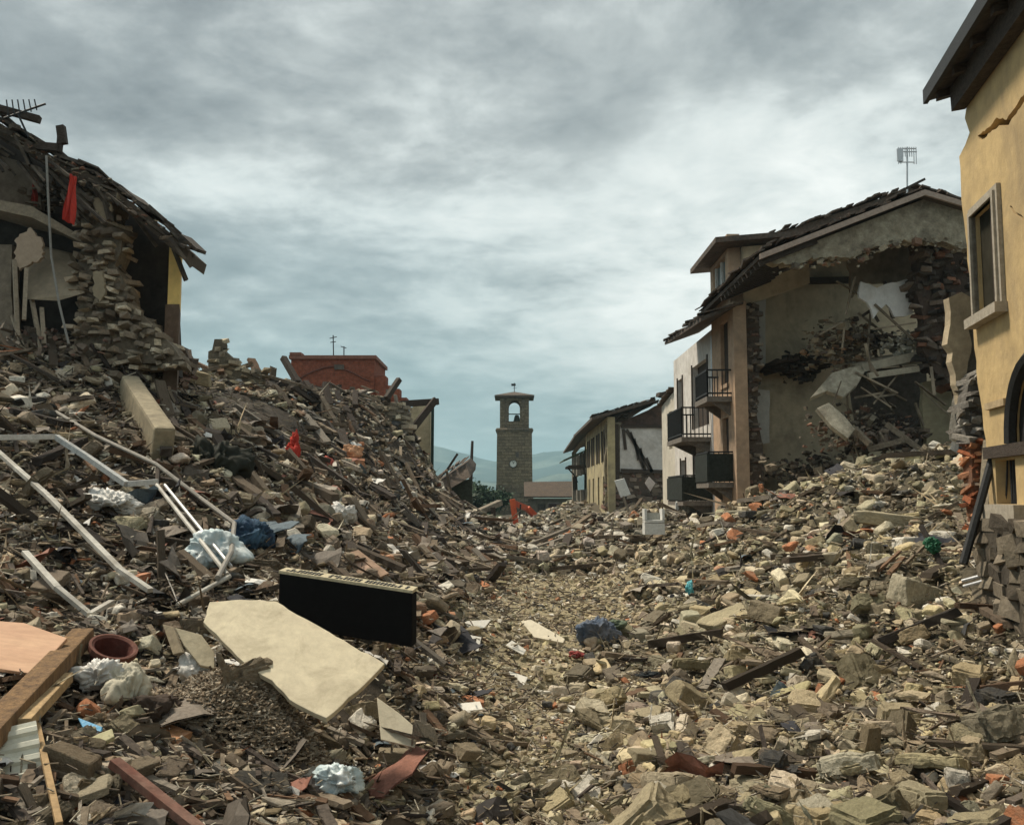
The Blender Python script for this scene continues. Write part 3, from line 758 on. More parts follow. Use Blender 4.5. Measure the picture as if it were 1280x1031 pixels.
# ------------------------------------------------------------------ clock tower at the end of the street
D0 = 130.0
def TX(px): return W(px, 600, D0).x
def TZ(py): return W(643, py, D0).z
cxT = TX(643); t = thing('clock_tower', 'old stone clock tower with open belfry and white clock at the street end', 'tower', (cxT, D0, 0))
m_tower = mat_masonry('tower_stone', (.235,.185,.12), (.15,.12,.08), (.095,.075,.055), scale=1.0, bump=.9, bw=.9, rh=.42)
m_tower2 = mat_masonry('tower_base_stone', (.20,.16,.11), (.12,.10,.07), (.075,.06,.045), scale=.8, bump=1, bw=.9, rh=.5)
hw = (TX(665) - TX(622)) / 2
y0 = D0 - hw
def square_tower(mb, z0, z1, h0, h1, c=None):
    c = c or (cxT, D0); vs = [(c[0] + sx * h, c[1] + sy * h, z) for z, h in ((z0, h0), (z1, h1)) for sx, sy in ((-1, -1), (1, -1), (1, 1), (-1, 1))]
    mb.add(vs, [(0, 1, 5, 4), (1, 2, 6, 5), (2, 3, 7, 6), (3, 0, 4, 7), (4, 5, 6, 7), (3, 2, 1, 0)])
mb = MB(); square_tower(mb, 0, TZ(606), hw * 1.12, hw * 1.045); mb.build('base', m_tower2, t)
mb = MB(); square_tower(mb, TZ(606), TZ(541), hw * 1.03, hw); mb.build('shaft', m_tower, t)
mb = MB(); square_tower(mb, TZ(541), TZ(539), hw * 1.04, hw * 1.08); square_tower(mb, TZ(539), TZ(536.5), hw * 1.09, hw * 1.02); mb.build('cornice', m_tower2, t)
bh = (TX(661) - TX(625)) / 2; ow = (TX(652.5) - TX(638.5)) / 2; zb, zt = TZ(536.5), TZ(498.5); ob, ot = TZ(528), TZ(506)
mb = MB()
def arch(cx, w, zb_, zs, n=8): return [(cx - w, zb_), (cx + w, zb_)] + [(cx + w * math.cos(a), zs + w * math.sin(a)) for a in [math.pi * k / n for k in range(n + 1)]]
hole = arch(0, ow, ob, ot - .3)
outer = [(-bh, zb), (bh, zb), (bh, zt), (-bh, zt)]
for (dx, dy) in ((1, 0), (0, 1)):
    for s_ in (-1, 1):
        f = lambda p, s_=s_, dx=dx: (cxT + p[0], D0 + s_ * (bh - .45) , p[1]) if dx else (cxT + s_ * (bh - .45), D0 + p[0] * (1 - .46 / bh), p[1])
        ext = (0, s_ * .45, 0) if dx else (s_ * .45, 0, 0)
        hl = hole if dx else arch(0, ow * .9, ob, ot - .3)
        mb.prism([f(p) for p in outer], ext, [[f(p) for p in hl]])
mb.build('belfry', m_tower, t)
mb = MB()
for sx in (-1, 1): mb.bx(cxT + sx * (ow + .42) - .18, cxT + sx * (ow + .42) + .18, D0 - bh - .13, D0 - bh + .02, zb, zt)
mb.build('pilaster', m_tower2, t)
rw = (TX(668) - TX(619)) / 2; mb = MB(); za = TZ(489.5)
vs = [(cxT + sx * rw, D0 + sy * rw, zt + dz) for dz in (0, .25) for sx, sy in ((-1, -1), (1, -1), (1, 1), (-1, 1))] + [(cxT, D0, za)]
mb.add(vs, [(3, 2, 1, 0), (0, 1, 5, 4), (1, 2, 6, 5), (2, 3, 7, 6), (3, 0, 4, 7), (4, 5, 8), (5, 6, 8), (6, 7, 8), (7, 4, 8)]); rf = mb.build('roof', m_tile, t)
mb = MB(); mb.tube([(cxT, D0, za - .1), (cxT, D0, za + 1.25)], .05, 6); mb.box((cxT - .12, D0, za + .98), (.62, .05, .34)); mb.box((cxT + .1, D0, za + .5), (.5, .04, .05)); mb.build('weather_vane', m_iron, rf)
m_bell = mat('bell_bronze', (.06, .07, .05), scale=5, metal=.6, rough=.5)
mb = MB(); mb.lathe([(.0, 1.0), (.25, .95), (.38, .6), (.45, .2), (.62, 0), (.5, .02)], (cxT + .35, D0 + .2, ob + .1), 14); mb.beam((cxT - bh + .5, D0 + .2, ob + 1.2), (cxT + bh - .5, D0 + .2, ob + 1.2), .14, .14); mb.build('bell', m_bell, t, smooth=False)
ck = W(641.5, 579.5, y0); m_ck = mat('clock_white', (.72, .72, .66), scale=3, var=.1, bump=0)
r_ = 4.3 * y0 / FPX
mb = MB(); mb.lathe([(0, .0), (r_, 0), (r_, .12), (0, .12)], (ck.x, y0 - .02, ck.z), 28, axis=(0, -1, 0)); cf = mb.build('clock_face', m_ck, t)
mb = MB(); mb.lathe([(r_, -.02), (r_ * 1.14, -.02), (r_ * 1.14, .2), (r_, .2)], (ck.x, y0 - .02, ck.z), 28, axis=(0, -1, 0)); mb.build('rim', m_iron, cf)
mb = MB()
for k in range(12):
    a = k * math.pi / 6; mb.beam((ck.x + .8 * r_ * math.sin(a), y0 - .15, ck.z + .8 * r_ * math.cos(a)), (ck.x + .93 * r_ * math.sin(a), y0 - .15, ck.z + .93 * r_ * math.cos(a)), .045, .02, up=(0, 1, 0))
mb.build('hour_marks', m_iron, cf)
mb = MB(); mb.beam((ck.x, y0 - .17, ck.z), (ck.x + .16, y0 - .17, ck.z + .26), .07, .03, up=(0, 1, 0)); mb.build('hand', m_iron, cf)
mb = MB(); mb.beam((ck.x, y0 - .2, ck.z), (ck.x - .1, y0 - .2, ck.z + .4), .05, .03, up=(0, 1, 0)); mb.build('hand', m_iron, cf)
p = W(646.5, 570, y0); mb = MB(); mb.box((p.x, y0 - .005, p.z), (.42, .06, 1.1)); mb.build('slit_window', m_void, t)

# ------------------------------------------------------------------ hills beyond the valley
def hills(name, Dr, prof, near, farr, seed):
    xs = np.linspace(-1.6 * Dr, 1.6 * Dr, 240); px = 640 + xs / Dr * FPX
    py = np.interp(px, [p[0] for p in prof], [p[1] for p in prof]); ridge = (620 - py) / FPX * Dr
    ts = np.concatenate([np.linspace(near, Dr, 26), np.linspace(Dr, farr, 8)[1:]])
    GX = np.repeat(xs[None], len(ts), 0); GY = np.repeat(ts[:, None], len(xs), 1)
    k = np.where(GY < Dr, (GY - near) / (Dr - near), (farr - GY) / (farr - Dr)); k = np.clip(k, 0, 1); k = k * k * (3 - 2 * k)
    GZ = ridge[None] * k * (1 + .55 * fbm(GX / 260 + seed, GY / 260, 5) * (1 - .6 * (k > .9))) + k * 26 * fbm(GX / 90, GY / 90, 4) - 3
    r, c = GX.shape; ix = np.arange(r * c).reshape(r, c); q = np.stack([ix[:-1, :-1], ix[:-1, 1:], ix[1:, 1:], ix[1:, :-1]], -1).reshape(-1, 4)
    T = np.concatenate([q[:, [0, 1, 2]], q[:, [0, 2, 3]]]); tn = fbm(GX / 120, GY / 120, 5)[..., None]
    col = np.where(tn > .06, np.array([.075, .10, .085]), np.array([.02, .042, .038])) * (1 + tn)  # wood colours shifted bluish, putting distance haze into the tone
    tag(np_mesh(name, np.stack([GX, GY, GZ], -1).reshape(-1, 3), T, col.reshape(-1, 3), mat('hill_woods', (.1, .1, .1), source='attr', scale=.03, var=.4, bump=.5, bscale=.1, bdist=6), flat=False), kind='structure')
hills('hills', 3400, [(-1500, 500), (200, 545), (480, 556), (545, 557), (575, 567), (610, 574), (640, 576), (672, 568), (700, 562), (735, 557), (800, 550), (1300, 540), (3000, 500)], 2300, 4400, 3)
hills('near_hills', 2100, [(-1500, 590), (300, 590), (520, 588), (560, 592), (600, 598), (640, 600), (690, 592), (740, 588), (1000, 585), (3000, 590)], 1300, 2800, 31)

# ------------------------------------------------------------------ trees
def tree(x, y, z, h, w, seed, label, dark=1.0):
    r = np.random.default_rng(seed); t = thing('leafy_tree', label, 'tree', (x, y, z), 'trees beyond the end of the street')
    mb = MB(); mb.tube([(x, y, z - .3), (x + .1, y, z + h * .3), (x + .05, y, z + h * .75)], [.16, .12, .04], 7)
    for k in range(6):
        a = k * 1.05 + seed; z1 = z + h * (.25 + .07 * k); mb.tube([(x + .08, y, z1), (x + math.cos(a) * w * .3, y + math.sin(a) * w * .3, z1 + h * .2)], [.07, .02], 5)
    mb.build('trunk', m_dark, t)
    n = 2600; cl = r.normal(0, 1, (16, 3)); cl /= np.linalg.norm(cl, axis=1)[:, None]; cl *= r.uniform(.35, .9, (16, 1)); cl[:, 2] *= .8
    ci = r.integers(0, 16, n); d = r.normal(0, .26, (n, 3)); P_ = (cl[ci] + d) * np.array([w / 2, w / 2, h * .42]) + np.array([x, y, z + h * .58])
    sz = r.uniform(.10, .24, n); A = rot_mats(r.uniform(0, 6.28, n), r.uniform(0, 1.4, n), r.uniform(0, 6.28, n))
    lf = np.array([[-.5, -.3, 0], [.5, -.25, .1], [.6, .3, 0], [-.4, .35, -.1]]); V = np.einsum('nij,kj->nki', A, lf) * sz[:, None, None] * 2 + P_[:, None]
    T = (np.array([[0, 1, 2], [0, 2, 3]])[None] + (np.arange(n) * 4)[:, None, None]).reshape(-1, 3)
    cc = np.array([.032, .055, .026]) * dark * r.uniform(.6, 1.6, (n, 1)) * (1 + .25 * r.normal(0, 1, (16, 1))[ci])
    np_mesh('crown', V.reshape(-1, 3), T, np.clip(np.repeat(cc, 4, 0), .008, .2), mat('leaf', (.05, .08, .03), source='attr', scale=3, var=.3, bump=0, rough=.7), t)
for i, (px, py, D_, w_, lb) in enumerate([(553, 606, 104, 3.2, 'dark green tree nearest the broken beige house, left of the tower'), (572, 596, 110, 3.8, 'tallest dark green tree behind the collapsed roof, beside the thin pole'),
        (590, 600, 116, 3.4, 'dark green tree just right of the thin pole'), (603, 608, 108, 3.0, 'lower bushy tree between the thin pole and the clock tower'), (616, 612, 118, 3.6, 'bushy tree right against the left side of the clock tower'), (583, 612, 96, 2.6, 'short bush below the thin pole behind the rubble')]):
    p = W(px, py, D_); g = hz1(p.x, p.y); tree(p.x, p.y, g, p.z - g, w_ * 1.25, 40 + i, lb)

# ------------------------------------------------------------------ low building right of the tower
t = thing('low_house', 'low house with brown tiled roof right of the clock tower', 'house', (W(690, 620, 116).x, 116, 0))
a, b = W(655, 604, 119), W(720, 603, 119); c, d = W(655, 622, 114), W(720, 622, 114)
mb = MB(); mb.add([a, b, d, c] + [Vector(p) + Vector((0, 0, .18)) for p in (a, b, d, c)], [(0, 1, 2, 3), (7, 6, 5, 4), (0, 1, 5, 4), (1, 2, 6, 5), (2, 3, 7, 6), (3, 0, 4, 7)])
mb.build('roof', mat('brown_tile', (.085, .06, .042), col2=(.06, .045, .034), scale=2, var=.4, bump=.8), t)
mb = MB(); q = W(660, 622, 115); q2 = W(718, 622, 115); upright(mb, [(660, 623), (718, 623), (718, 650), (660, 650)], 115, .4, [[(672, 630), (682, 630), (682, 642), (672, 642)]]); mb.build('wall', mat('dim_render', (.13, .115, .09), scale=1, var=.3), t)
mb = MB(); upright(mb, [(670, 628), (684, 628), (684, 644), (670, 644)], 115.45, .05); mb.build('window', m_void, t)

# ------------------------------------------------------------------ mini excavator
Dx_ = 86.0; ex = W(690, 640, Dx_); gz = hz1(ex.x, ex.y) - 1.1
m_red = mat('excavator_red', (.60, .11, .035), col2=(.45, .07, .03), scale=2, var=.2, bump=.1, rough=.45)
t = thing('excavator', 'orange red excavator with folded digging arm in front of the clock tower', 'excavator', (ex.x, ex.y, gz))
el = W(641, 628, 82); bs = W(684, 660, 85); kn = W(659, 635, 83.5); tip = W(646, 662, 82)
mb = MB(); mb.beam(bs, kn, .42, .5); mb.beam(kn - Vector((.1, 0, 0)), el, .42, .46); mb.build('boom', m_red, t, bevel=.05)
mb = MB(); mb.beam(el + Vector((-.05, 0, .3)), tip, .42, .5, up=(1, 0, 0)); mb.build('arm', m_red, t, bevel=.05)
mb = MB(); mb.tube([el + Vector((.7, 0, -.15)), tip + Vector((.25, 0, 1.1))], .07, 8); mb.build('hydraulic_ram', m_iron, t); mb = MB(); mb.tube([bs + Vector((-.6, 0, .0)), kn + Vector((-.15, 0, -.5))], .08, 8); mb.build('hydraulic_ram', m_iron, t)
mb = MB(); q = tip; prof = [(-.35, 0), (.35, .05), (.55, -.45), (.3, -.9), (-.25, -1.0), (-.6, -.75), (-.2, -.55)]
mb.prism([(q.x + x, q.y - .4, q.z + z) for x, z in prof], (0, .8, 0)); mb.build('bucket', m_iron, t, bevel=.03)
mb = MB(); mb.bx(ex.x - .6, ex.x + 1.4, ex.y - .8, ex.y + .8, gz + .55, gz + 1.15); mb.build('body', m_red, t, bevel=.08)
mb = MB(); mb.bx(ex.x - .35, ex.x + .75, ex.y - .2, ex.y + .75, gz + 1.15, gz + 2.0); mb.build('cab', m_iron, t, bevel=.06)
for s_ in (-.65, .65):
    mb = MB(); pr = [(-1 + .3 * math.cos(a), .3 + .3 * math.sin(a)) for a in np.linspace(math.pi / 2, 3 * math.pi / 2, 8)] + [(1 + .3 * math.cos(a), .3 + .3 * math.sin(a)) for a in np.linspace(-math.pi / 2, math.pi / 2, 8)]
    mb.prism([(ex.x + .3 + x, ex.y + s_ - .2, gz + z) for x, z in pr], (0, .4, 0)); mb.build('track', m_iron, t)

# ------------------------------------------------------------------ far right row: the streaked party wall and its yellow front
xf = W(760, 600, 62).x
def DX(px, x, py=600):
    d = ray(px, py); return x * d[1] / d[0]
def Zat(py, D_): return W(760, py, D_).z
t = thing('far_yellow_house', 'ruined yellow fronted house with streaked white party wall at right end of the street', 'house', (8, 64, 0.5))
De = DX(733, xf); zt = Zat(521, 62); m_fy = mat('faded_yellow_render', (.42, .35, .20), col2=(.27, .23, .15), scale=.7, var=.2, bump=.3, stain=(.16, .13, .09), stain_scale=.7, stain_amt=.7)
wins = []
for D_ in (64.2, 68.2, 72.6, 76.6):
    for z0, z1 in ((5.0, 7.2), (1.6, 4.0)): wins.append((D_, z0, z1))
mb = MB(); mb.prism([(xf, 62, 0), (xf, De, 0), (xf, De, zt), (xf, 62, zt)], (.5, 0, 0), [[(xf, a, z0), (xf, a + 1.2, z0), (xf, a + 1.2, z1), (xf, a, z1)] for a, z0, z1 in wins]); mb.build('wall', m_fy, t)
for a, z0, z1 in wins:
    mb = MB(); mb.bx(xf + .25, xf + .32, a - .02, a + 1.22, z0 - .02, z1 + .02); w_ = mb.build('window', m_void, t)
    if z0 > 3:
        mb = MB(); mb.bx(xf - .07, xf - .01, a - .62, a - .03, z0, z1); mb.bx(xf - .07, xf - .01, a + 1.23, a + 1.8, z0, z1); mb.build('shutter', m_dark, w_)
mb = MB(); mb.add([(xf - 1.1, 61.5, zt - .25), (xf - 1.1, De, zt - .25), (xf + 3.2, De, zt + 1.0), (xf + 3.2, 61.5, zt + 1.0)] + [(xf - 1.1, 61.5, zt - .05), (xf - 1.1, De, zt - .05), (xf + 3.2, De, zt + 1.2), (xf + 3.2, 61.5, zt + 1.2)], [(0, 1, 2, 3), (7, 6, 5, 4), (0, 1, 5, 4), (1, 2, 6, 5), (2, 3, 7, 6), (3, 0, 4, 7)])
tile_edge(mb, (xf - 1.1, 61.4, zt), (xf + 3.2, 61.4, zt + 1.25), (0, 1.2, 0), 16); rf = mb.build('roof', m_tile, t)
c = W(777, 519, 66); mb = MB(); mb.bx(c.x - .45, c.x + .45, 66, 66.8, c.z - 1.5, c.z + .1); mb.bx(c.x - .6, c.x + .6, 65.85, 66.95, c.z + .1, c.z + .3); mb.build('chimney', m_tower2, rf)
mb = MB(); upright(mb, [(775, 533), (842, 534), (842, 590), (775, 590)], 62.3, .3); pw = mb.build('party_wall', m_white, t)
mb = MB()
for (x0, y0_, x1, y1_, w_) in [(779, 536, 782, 562, .2), (783, 537, 815, 590, .22), (788, 540, 804, 585, .16), (793, 548, 798, 575, .15), (800, 560, 806, 588, .2), (808, 572, 815, 588, .15), (832, 512, 833, 588, .24), (769, 530, 770, 600, .45), (776, 533, 842, 533, .2), (776, 588, 842, 590, .25)]:
    mb.beam(W(x0, y0_, 62.22), W(x1, y1_, 62.22), w_, .12, up=(0, 1, 0))
mb.build('charred_timber', m_dark, pw)
mb = MB(); upright(mb, [(757, 530), (777, 528), (777, 600), (757, 640)], 62.35, .5, j=.5, amp=.1); mb.build('return_wall', mat('grime_render', (.15, .125, .09), col2=(.27, .23, .15), scale=1, var=.4), t)
rubble_wall('stone_wall', pxz([(757, 590), (845, 588), (848, 640), (757, 650)], 62.6), (0, 62.6, 0), (1, 0, 0), .6, .42, PAL_BRN, t)
mb = MB(); q = [(764, 531), (800, 517), (826, 504), (838, 498), (846, 500), (846, 534), (776, 534)]; upright(mb, q, 63.2, .3, j=.5, amp=.08); mb.build('attic_wall', mat('attic_brown', (.14, .085, .06), col2=(.075, .05, .04), scale=1.2, var=.4), t)
mb = MB(); tile_edge(mb, W(762, 528, 62.6), W(840, 496, 62.6), (0, 2.5, 0), 18, jit=.15); mb.build('attic_roof', m_tile, t)
p = W(831, 496, 61); mb = MB(); mb.tube([W(832, 530, 61), p], .12, 8); mb.box((p.x, p.y, p.z + .05), (1.0, .7, .25), Euler((0, .2, .2)).to_matrix()); mb.box((p.x + .1, p.y, p.z + .28), (.7, .5, .2), Euler((0, -.25, .2)).to_matrix()); mb.build('chimney_pipe', m_dark, t)
# its neighbour further down, darker, with a planted balcony
t = thing('far_balcony_house', 'dark narrow house with planted balcony beyond the yellow far house', 'house', (8, 90, 0.5))
z2 = Zat(545, 80); D2 = DX(716, xf); mb = MB(); mb.prism([(xf - .1, De + .3, 0), (xf - .1, D2, 0), (xf - .1, D2, z2 - .6), (xf - .1, De + .3, z2)], (.5, 0, 0), [[(xf - .1, a, z), (xf - .1, a + 1.3, z), (xf - .1, a + 1.3, z + 2), (xf - .1, a, z + 2)] for a in (80, 85, 90, 95) for z in (1.2, 4.6)]); mb.build('wall', mat('dim_grey_render', (.20, .17, .13), scale=.8, var=.3, stain=(.1, .08, .06), stain_amt=.6), t)
for a in (80, 85, 90, 95):
    for z in (1.2, 4.6): mb = MB(); mb.bx(xf + .15, xf + .2, a, a + 1.3, z, z + 2); mb.build('window', m_void, t)
mb = MB(); mb.add([(xf - 1.0, De + .3, z2 - .1), (xf - 1.0, D2, z2 - .7), (xf + 3, D2, z2 + .6), (xf + 3, De + .3, z2 + 1.2)] + [(xf - 1.0, De + .3, z2 + .1), (xf - 1.0, D2, z2 - .5), (xf + 3, D2, z2 + .8), (xf + 3, De + .3, z2 + 1.4)], [(0, 1, 2, 3), (7, 6, 5, 4), (0, 1, 5, 4), (1, 2, 6, 5), (2, 3, 7, 6), (3, 0, 4, 7)]); mb.build('roof', m_tile, t)
pa = W(708, 583, 84); pb = W(740, 578, 80)
mb = MB(); mb.bx(pa.x, xf, 80, 86, pa.z - .2, pa.z); bl = mb.build('balcony', m_dark, t)
mb = MB(); mb.add([(pa.x - .5, 79.6, pa.z + .35), (pa.x - .5, 86.5, pa.z + .35), (xf, 86.5, pa.z + 1.25), (xf, 79.6, pa.z + 1.25), (pa.x - .5, 79.6, pa.z + .45), (pa.x - .5, 86.5, pa.z + .45), (xf, 86.5, pa.z + 1.35), (xf, 79.6, pa.z + 1.35)], [(0, 1, 2, 3), (7, 6, 5, 4), (0, 1, 5, 4), (1, 2, 6, 5), (2, 3, 7, 6), (3, 0, 4, 7)]); mb.build('awning', mat('green_awning', (.06, .085, .05), scale=3, var=.4), bl)
mb = MB(); mb.tube([W(710, 585, 80.5), W(717, 593, 80.5), W(722, 603, 80.5)], .07, 6); mb.build('bracket', m_iron, bl)

# ------------------------------------------------------------------ white house with balconies
XW = 6.72
t = thing('white_balcony_house', 'white plastered house with two iron balconies left of the gutted gable house', 'house', (XW, 34, 1.0))
Dn = DX(896, XW, 500); Dm = DX(843, XW, 520); ztw = W(896, 408, Dn).z
door1 = (DX(887, XW), DX(868, XW)); zb1 = 5.05
mb = MB(); mb.prism([(XW, Dn, 0), (XW, Dm, 0), (XW, Dm, ztw), (XW, Dn, ztw)], (.45, 0, 0), [[(XW, door1[0], zb1), (XW, door1[1], zb1), (XW, door1[1], zb1 + 2.3), (XW, door1[0], zb1 + 2.3)], [(XW, 36.0, zb1 - .05), (XW, 37.0, zb1 - .05), (XW, 37.0, zb1 + 2.2), (XW, 36.0, zb1 + 2.2)], [(XW, door1[0], 1.2), (XW, door1[1], 1.2), (XW, door1[1], 4.2), (XW, door1[0], 4.2)], [(XW, 35.6, 1.4), (XW, 36.6, 1.4), (XW, 36.6, 4.0), (XW, 35.6, 4.0)]]); mb.build('wall', m_white, t)
for (a, b_, z0, z1) in ((door1[0], door1[1], zb1, zb1 + 2.3), (36.0, 37.0, zb1 - .05, zb1 + 2.2), (door1[0], door1[1], 1.2, 4.2), (35.6, 36.6, 1.4, 4.0)):
    mb = MB(); mb.bx(XW + .2, XW + .26, a - .02, b_ + .02, z0, z1); dd = mb.build('door', m_dark, t)
    mb = MB(); mb.bx(XW - .04, XW + .1, a - .1, a - .002, z0, z1 + .1); mb.bx(XW - .04, XW + .1, b_ + .002, b_ + .1, z0, z1 + .1); mb.build('frame', m_dark, dd)
def balcony(parent, x_out, xw, d0, d1, z, solid=False, hgt=1.0):
    mb = MB(); mb.bx(x_out, xw - .003, d0, d1, z - .16, z); mb.prism([(xw - .003, d0 + .2, z - .16), (x_out + .2, d0 + .2, z - .16), (xw - .003, d0 + .2, z - .55)], (0, .12, 0)); mb.prism([(xw - .003, d1 - .3, z - .16), (x_out + .2, d1 - .3, z - .16), (xw - .003, d1 - .3, z - .55)], (0, .12, 0))
    b = mb.build('balcony', mat('balcony_slab', (.16, .14, .12), scale=3, var=.4), parent)
    mb = MB()
    for zz in (z + hgt, z + .1): mb.beam((x_out + .03, d0 + .03, zz), (x_out + .03, d1 - .03, zz), .05, .05); mb.beam((x_out + .03, d0 + .03, zz), (xw, d0 + .03, zz), .05, .05); mb.beam((x_out + .03, d1 - .03, zz), (xw, d1 - .03, zz), .05, .05)
    n = int((d1 - d0) / .13)
    for k in range(n + 1):
        yy = d0 + .03 + (d1 - d0 - .06) * k / n; mb.beam((x_out + .03, yy, z), (x_out + .03, yy, z + hgt), .025, .025)
    n = int((xw - x_out) / .13)
    for k in range(n):
        xx = x_out + .03 + (xw - x_out) * k / n
        for yy in (d0 + .03, d1 - .03): mb.beam((xx, yy, z), (xx, yy, z + hgt), .025, .025)
    mb.build('railing', m_iron, b)
    if solid:
        mb = MB(); mb.bx(x_out - .03, x_out, d0, d1, z + .02, z + hgt - .05); mb.bx(x_out, xw - .01, d0 - .03, d0, z + .02, z + hgt - .05); mb.build('screen', mat('black_cloth', (.02, .024, .02), scale=3, var=.5, bump=.4), b)
balcony(t, 5.72, XW, 31.0, 33.9, W(866, 546, 31).z)
balcony(t, 5.72, XW, 30.9, 33.9, W(866, 626, 31).z, True, .85)
mb = MB(); zz = ztw; mb.add([(XW - 1.15, Dn - 3.2, zz - .45), (XW - 1.15, 33.2, zz - .1), (XW + .1, 33.2, zz + .35), (XW + .1, Dn - 3.0, zz + .1)] + [(XW - 1.15, Dn - 3.2, zz - .33), (XW - 1.15, 33.2, zz + .02), (XW + .1, 33.2, zz + .47), (XW + .1, Dn - 3.0, zz + .22)], [(0, 1, 2, 3), (7, 6, 5, 4), (0, 1, 5, 4), (1, 2, 6, 5), (2, 3, 7, 6), (3, 0, 4, 7)])
tile_edge(mb, (XW - 1.2, Dn - 3.2, zz - .3), (XW - 1.2, 33.2, zz + .04), (1.3, 0, .45), 24, jit=.05); mb.build('eaves', m_tile, t)
mb = MB(); mb.add([(XW + .0, Dn, zz), (XW, Dm, zz), (XW + 5, Dm, zz + 2), (XW + 5, Dn, zz + 2)], [(0, 1, 2, 3)]); mb.prism([(XW + .46, Dm - .4, 0), (XW + 8, Dm - .4, 0), (XW + 8, Dm - .4, zz + 1.5), (XW + .46, Dm - .4, zz)], (0, .38, 0)); mb.build('side_wall', m_white, t)
mb = MB(); mb.tube([(XW - .09, Dn + .12, ztw - .3), (XW - .09, Dn + .12, 1.2)], .05, 8); mb.build('downpipe', m_alu, t)
# white shutters left standing at street level
q = hz1(6.0, 32.5)
t2 = thing('shutter_pair', 'pair of white door leaves standing below the dark screened balcony', 'shutters', (6.0, 32, q))
for px0, px1 in ((846, 857), (861, 873)):
    a, b_ = W(px0, 628, 32), W(px1, 628, 32.3); mb = MB(); mb.beam((a.x, 32, q - .5), (a.x, 32, a.z), .08, .1); mb.beam((b_.x, 32.3, q - .5), (b_.x, 32.3, b_.z), .08, .1); mb.beam((a.x, 32, a.z), (b_.x, 32.3, b_.z), .1, .1); mb.prism([(a.x, 32.1, q - .5), (b_.x, 32.3, q - .5), (b_.x, 32.3, b_.z - .1), (a.x, 32.1, a.z - .1)], (0, .04, 0)); mb.build('door_leaf', mat('white_paint', (.6, .6, .57), scale=4, var=.2, bump=.1, rough=.6), t2)
# lower cream house next along
t = thing('cream_gable_house', 'low cream house with sloping gable just beyond the white balcony house', 'house', (7, 43, 1))
Dk = Dm + .15; De2 = DX(827, XW); zk = W(842, 488, Dk).z; zk2 = W(829, 508, De2).z
mb = MB(); mb.prism([(XW + .05, Dk, 0), (XW + .05, De2, 0), (XW + .05, De2, zk2), (XW + .05, Dk, zk)], (.4, 0, 0), [[(XW + .05, Dk + .7, 4.6), (XW + .05, Dk + 1.5, 4.6), (XW + .05, Dk + 1.5, 6.2), (XW + .05, Dk + .7, 6.2)]]); mb.build('wall', mat('cream_render', (.52, .48, .40), scale=1, var=.15, bump=.3, stain=(.3, .25, .2), stain_amt=.5), t)
mb = MB(); mb.bx(XW + .3, XW + .34, Dk + .7, Dk + 1.5, 4.6, 6.2); mb.build('window', m_void, t)
mb = MB(); tile_edge(mb, (XW - .15, Dk, zk + .08), (XW - .15, De2 + .2, zk2 + .05), (.8, 0, 0), 10, jit=.06); mb.build('roof_edge', m_tile, t)

# ------------------------------------------------------------------ gutted gable house: roof still hanging over the missing front corner
G = thing('gutted_gable_house', 'gutted pink cornered house with overhanging tiled gable roof and open rooms', 'house', (9.5, 27.5, 1.5))
m_pink = mat('salmon_render', (.44, .30, .20), col2=(.36, .26, .18), scale=1.1, var=.2, bump=.35, stain=(.20, .15, .11), stain_amt=.6)
m_room = mat('room_plaster', (.58, .475, .325), col2=(.46, .37, .25), scale=.8, var=.18, bump=.25, stain=(.16, .13, .10), stain_scale=.7, stain_amt=.6)
Df = 27.0
xs0 = W(919, 500, Df).x; zE = W(919, 376, Df).z
wn = [(27.75, 28.75, 6.05, 8.0), (27.9, 28.7, 3.9, 5.0)]
mb = MB(); mb.prism([(xs0, Df, 0), (xs0, Dn - .01, 0), (xs0, Dn - .01, 10.6), (xs0, Df + .6, 10.6), (xs0, Df + .3, zE), (xs0, Df, zE)], (.38, 0, 0), [[(xs0, a, z0), (xs0, b_, z0), (xs0, b_, z1), (xs0, a, z1)] for a, b_, z0, z1 in wn] + [[(xs0, 27.9, 8.75), (xs0, 29.6, 8.75), (xs0, 29.6, 10.0), (xs0, 27.9, 10.0)]]); mb.build('facade', m_pink, G)
for a, b_, z0, z1 in wn:
    mb = MB(); mb.bx(xs0 + .12, xs0 + .18, a - .02, b_ + .02, z0, z1); w_ = mb.build('window', m_dark, G)
    mb = MB(); mb.bx(xs0 - .05, xs0 - .003, a - .05, b_ + .05, z0 - .14, z0 - .02); mb.build('sill', m_pink, w_)
mb = MB(); mb.bx(xs0 + .15, xs0 + .19, 27.88, 29.62, 8.73, 10.02); w_ = mb.build('window', m_glass, G); w_['label'] = 'pale glazed loft window under the small upper roof'
mb = MB()
for yy in (27.95, 28.75, 29.55): mb.bx(xs0 + .06, xs0 + .14, yy - .05, yy + .05, 8.75, 10.0)
mb.build('frame', mat('white_paint', (.6, .6, .57), scale=4, var=.2), w_)
balcony(G, xs0 - .75, xs0, 27.4, 29.2, W(905, 498, 28).z, False, .8)
balcony(G, xs0 - .75, xs0, 27.4, 29.2, W(905, 603, 28).z, True, .9)
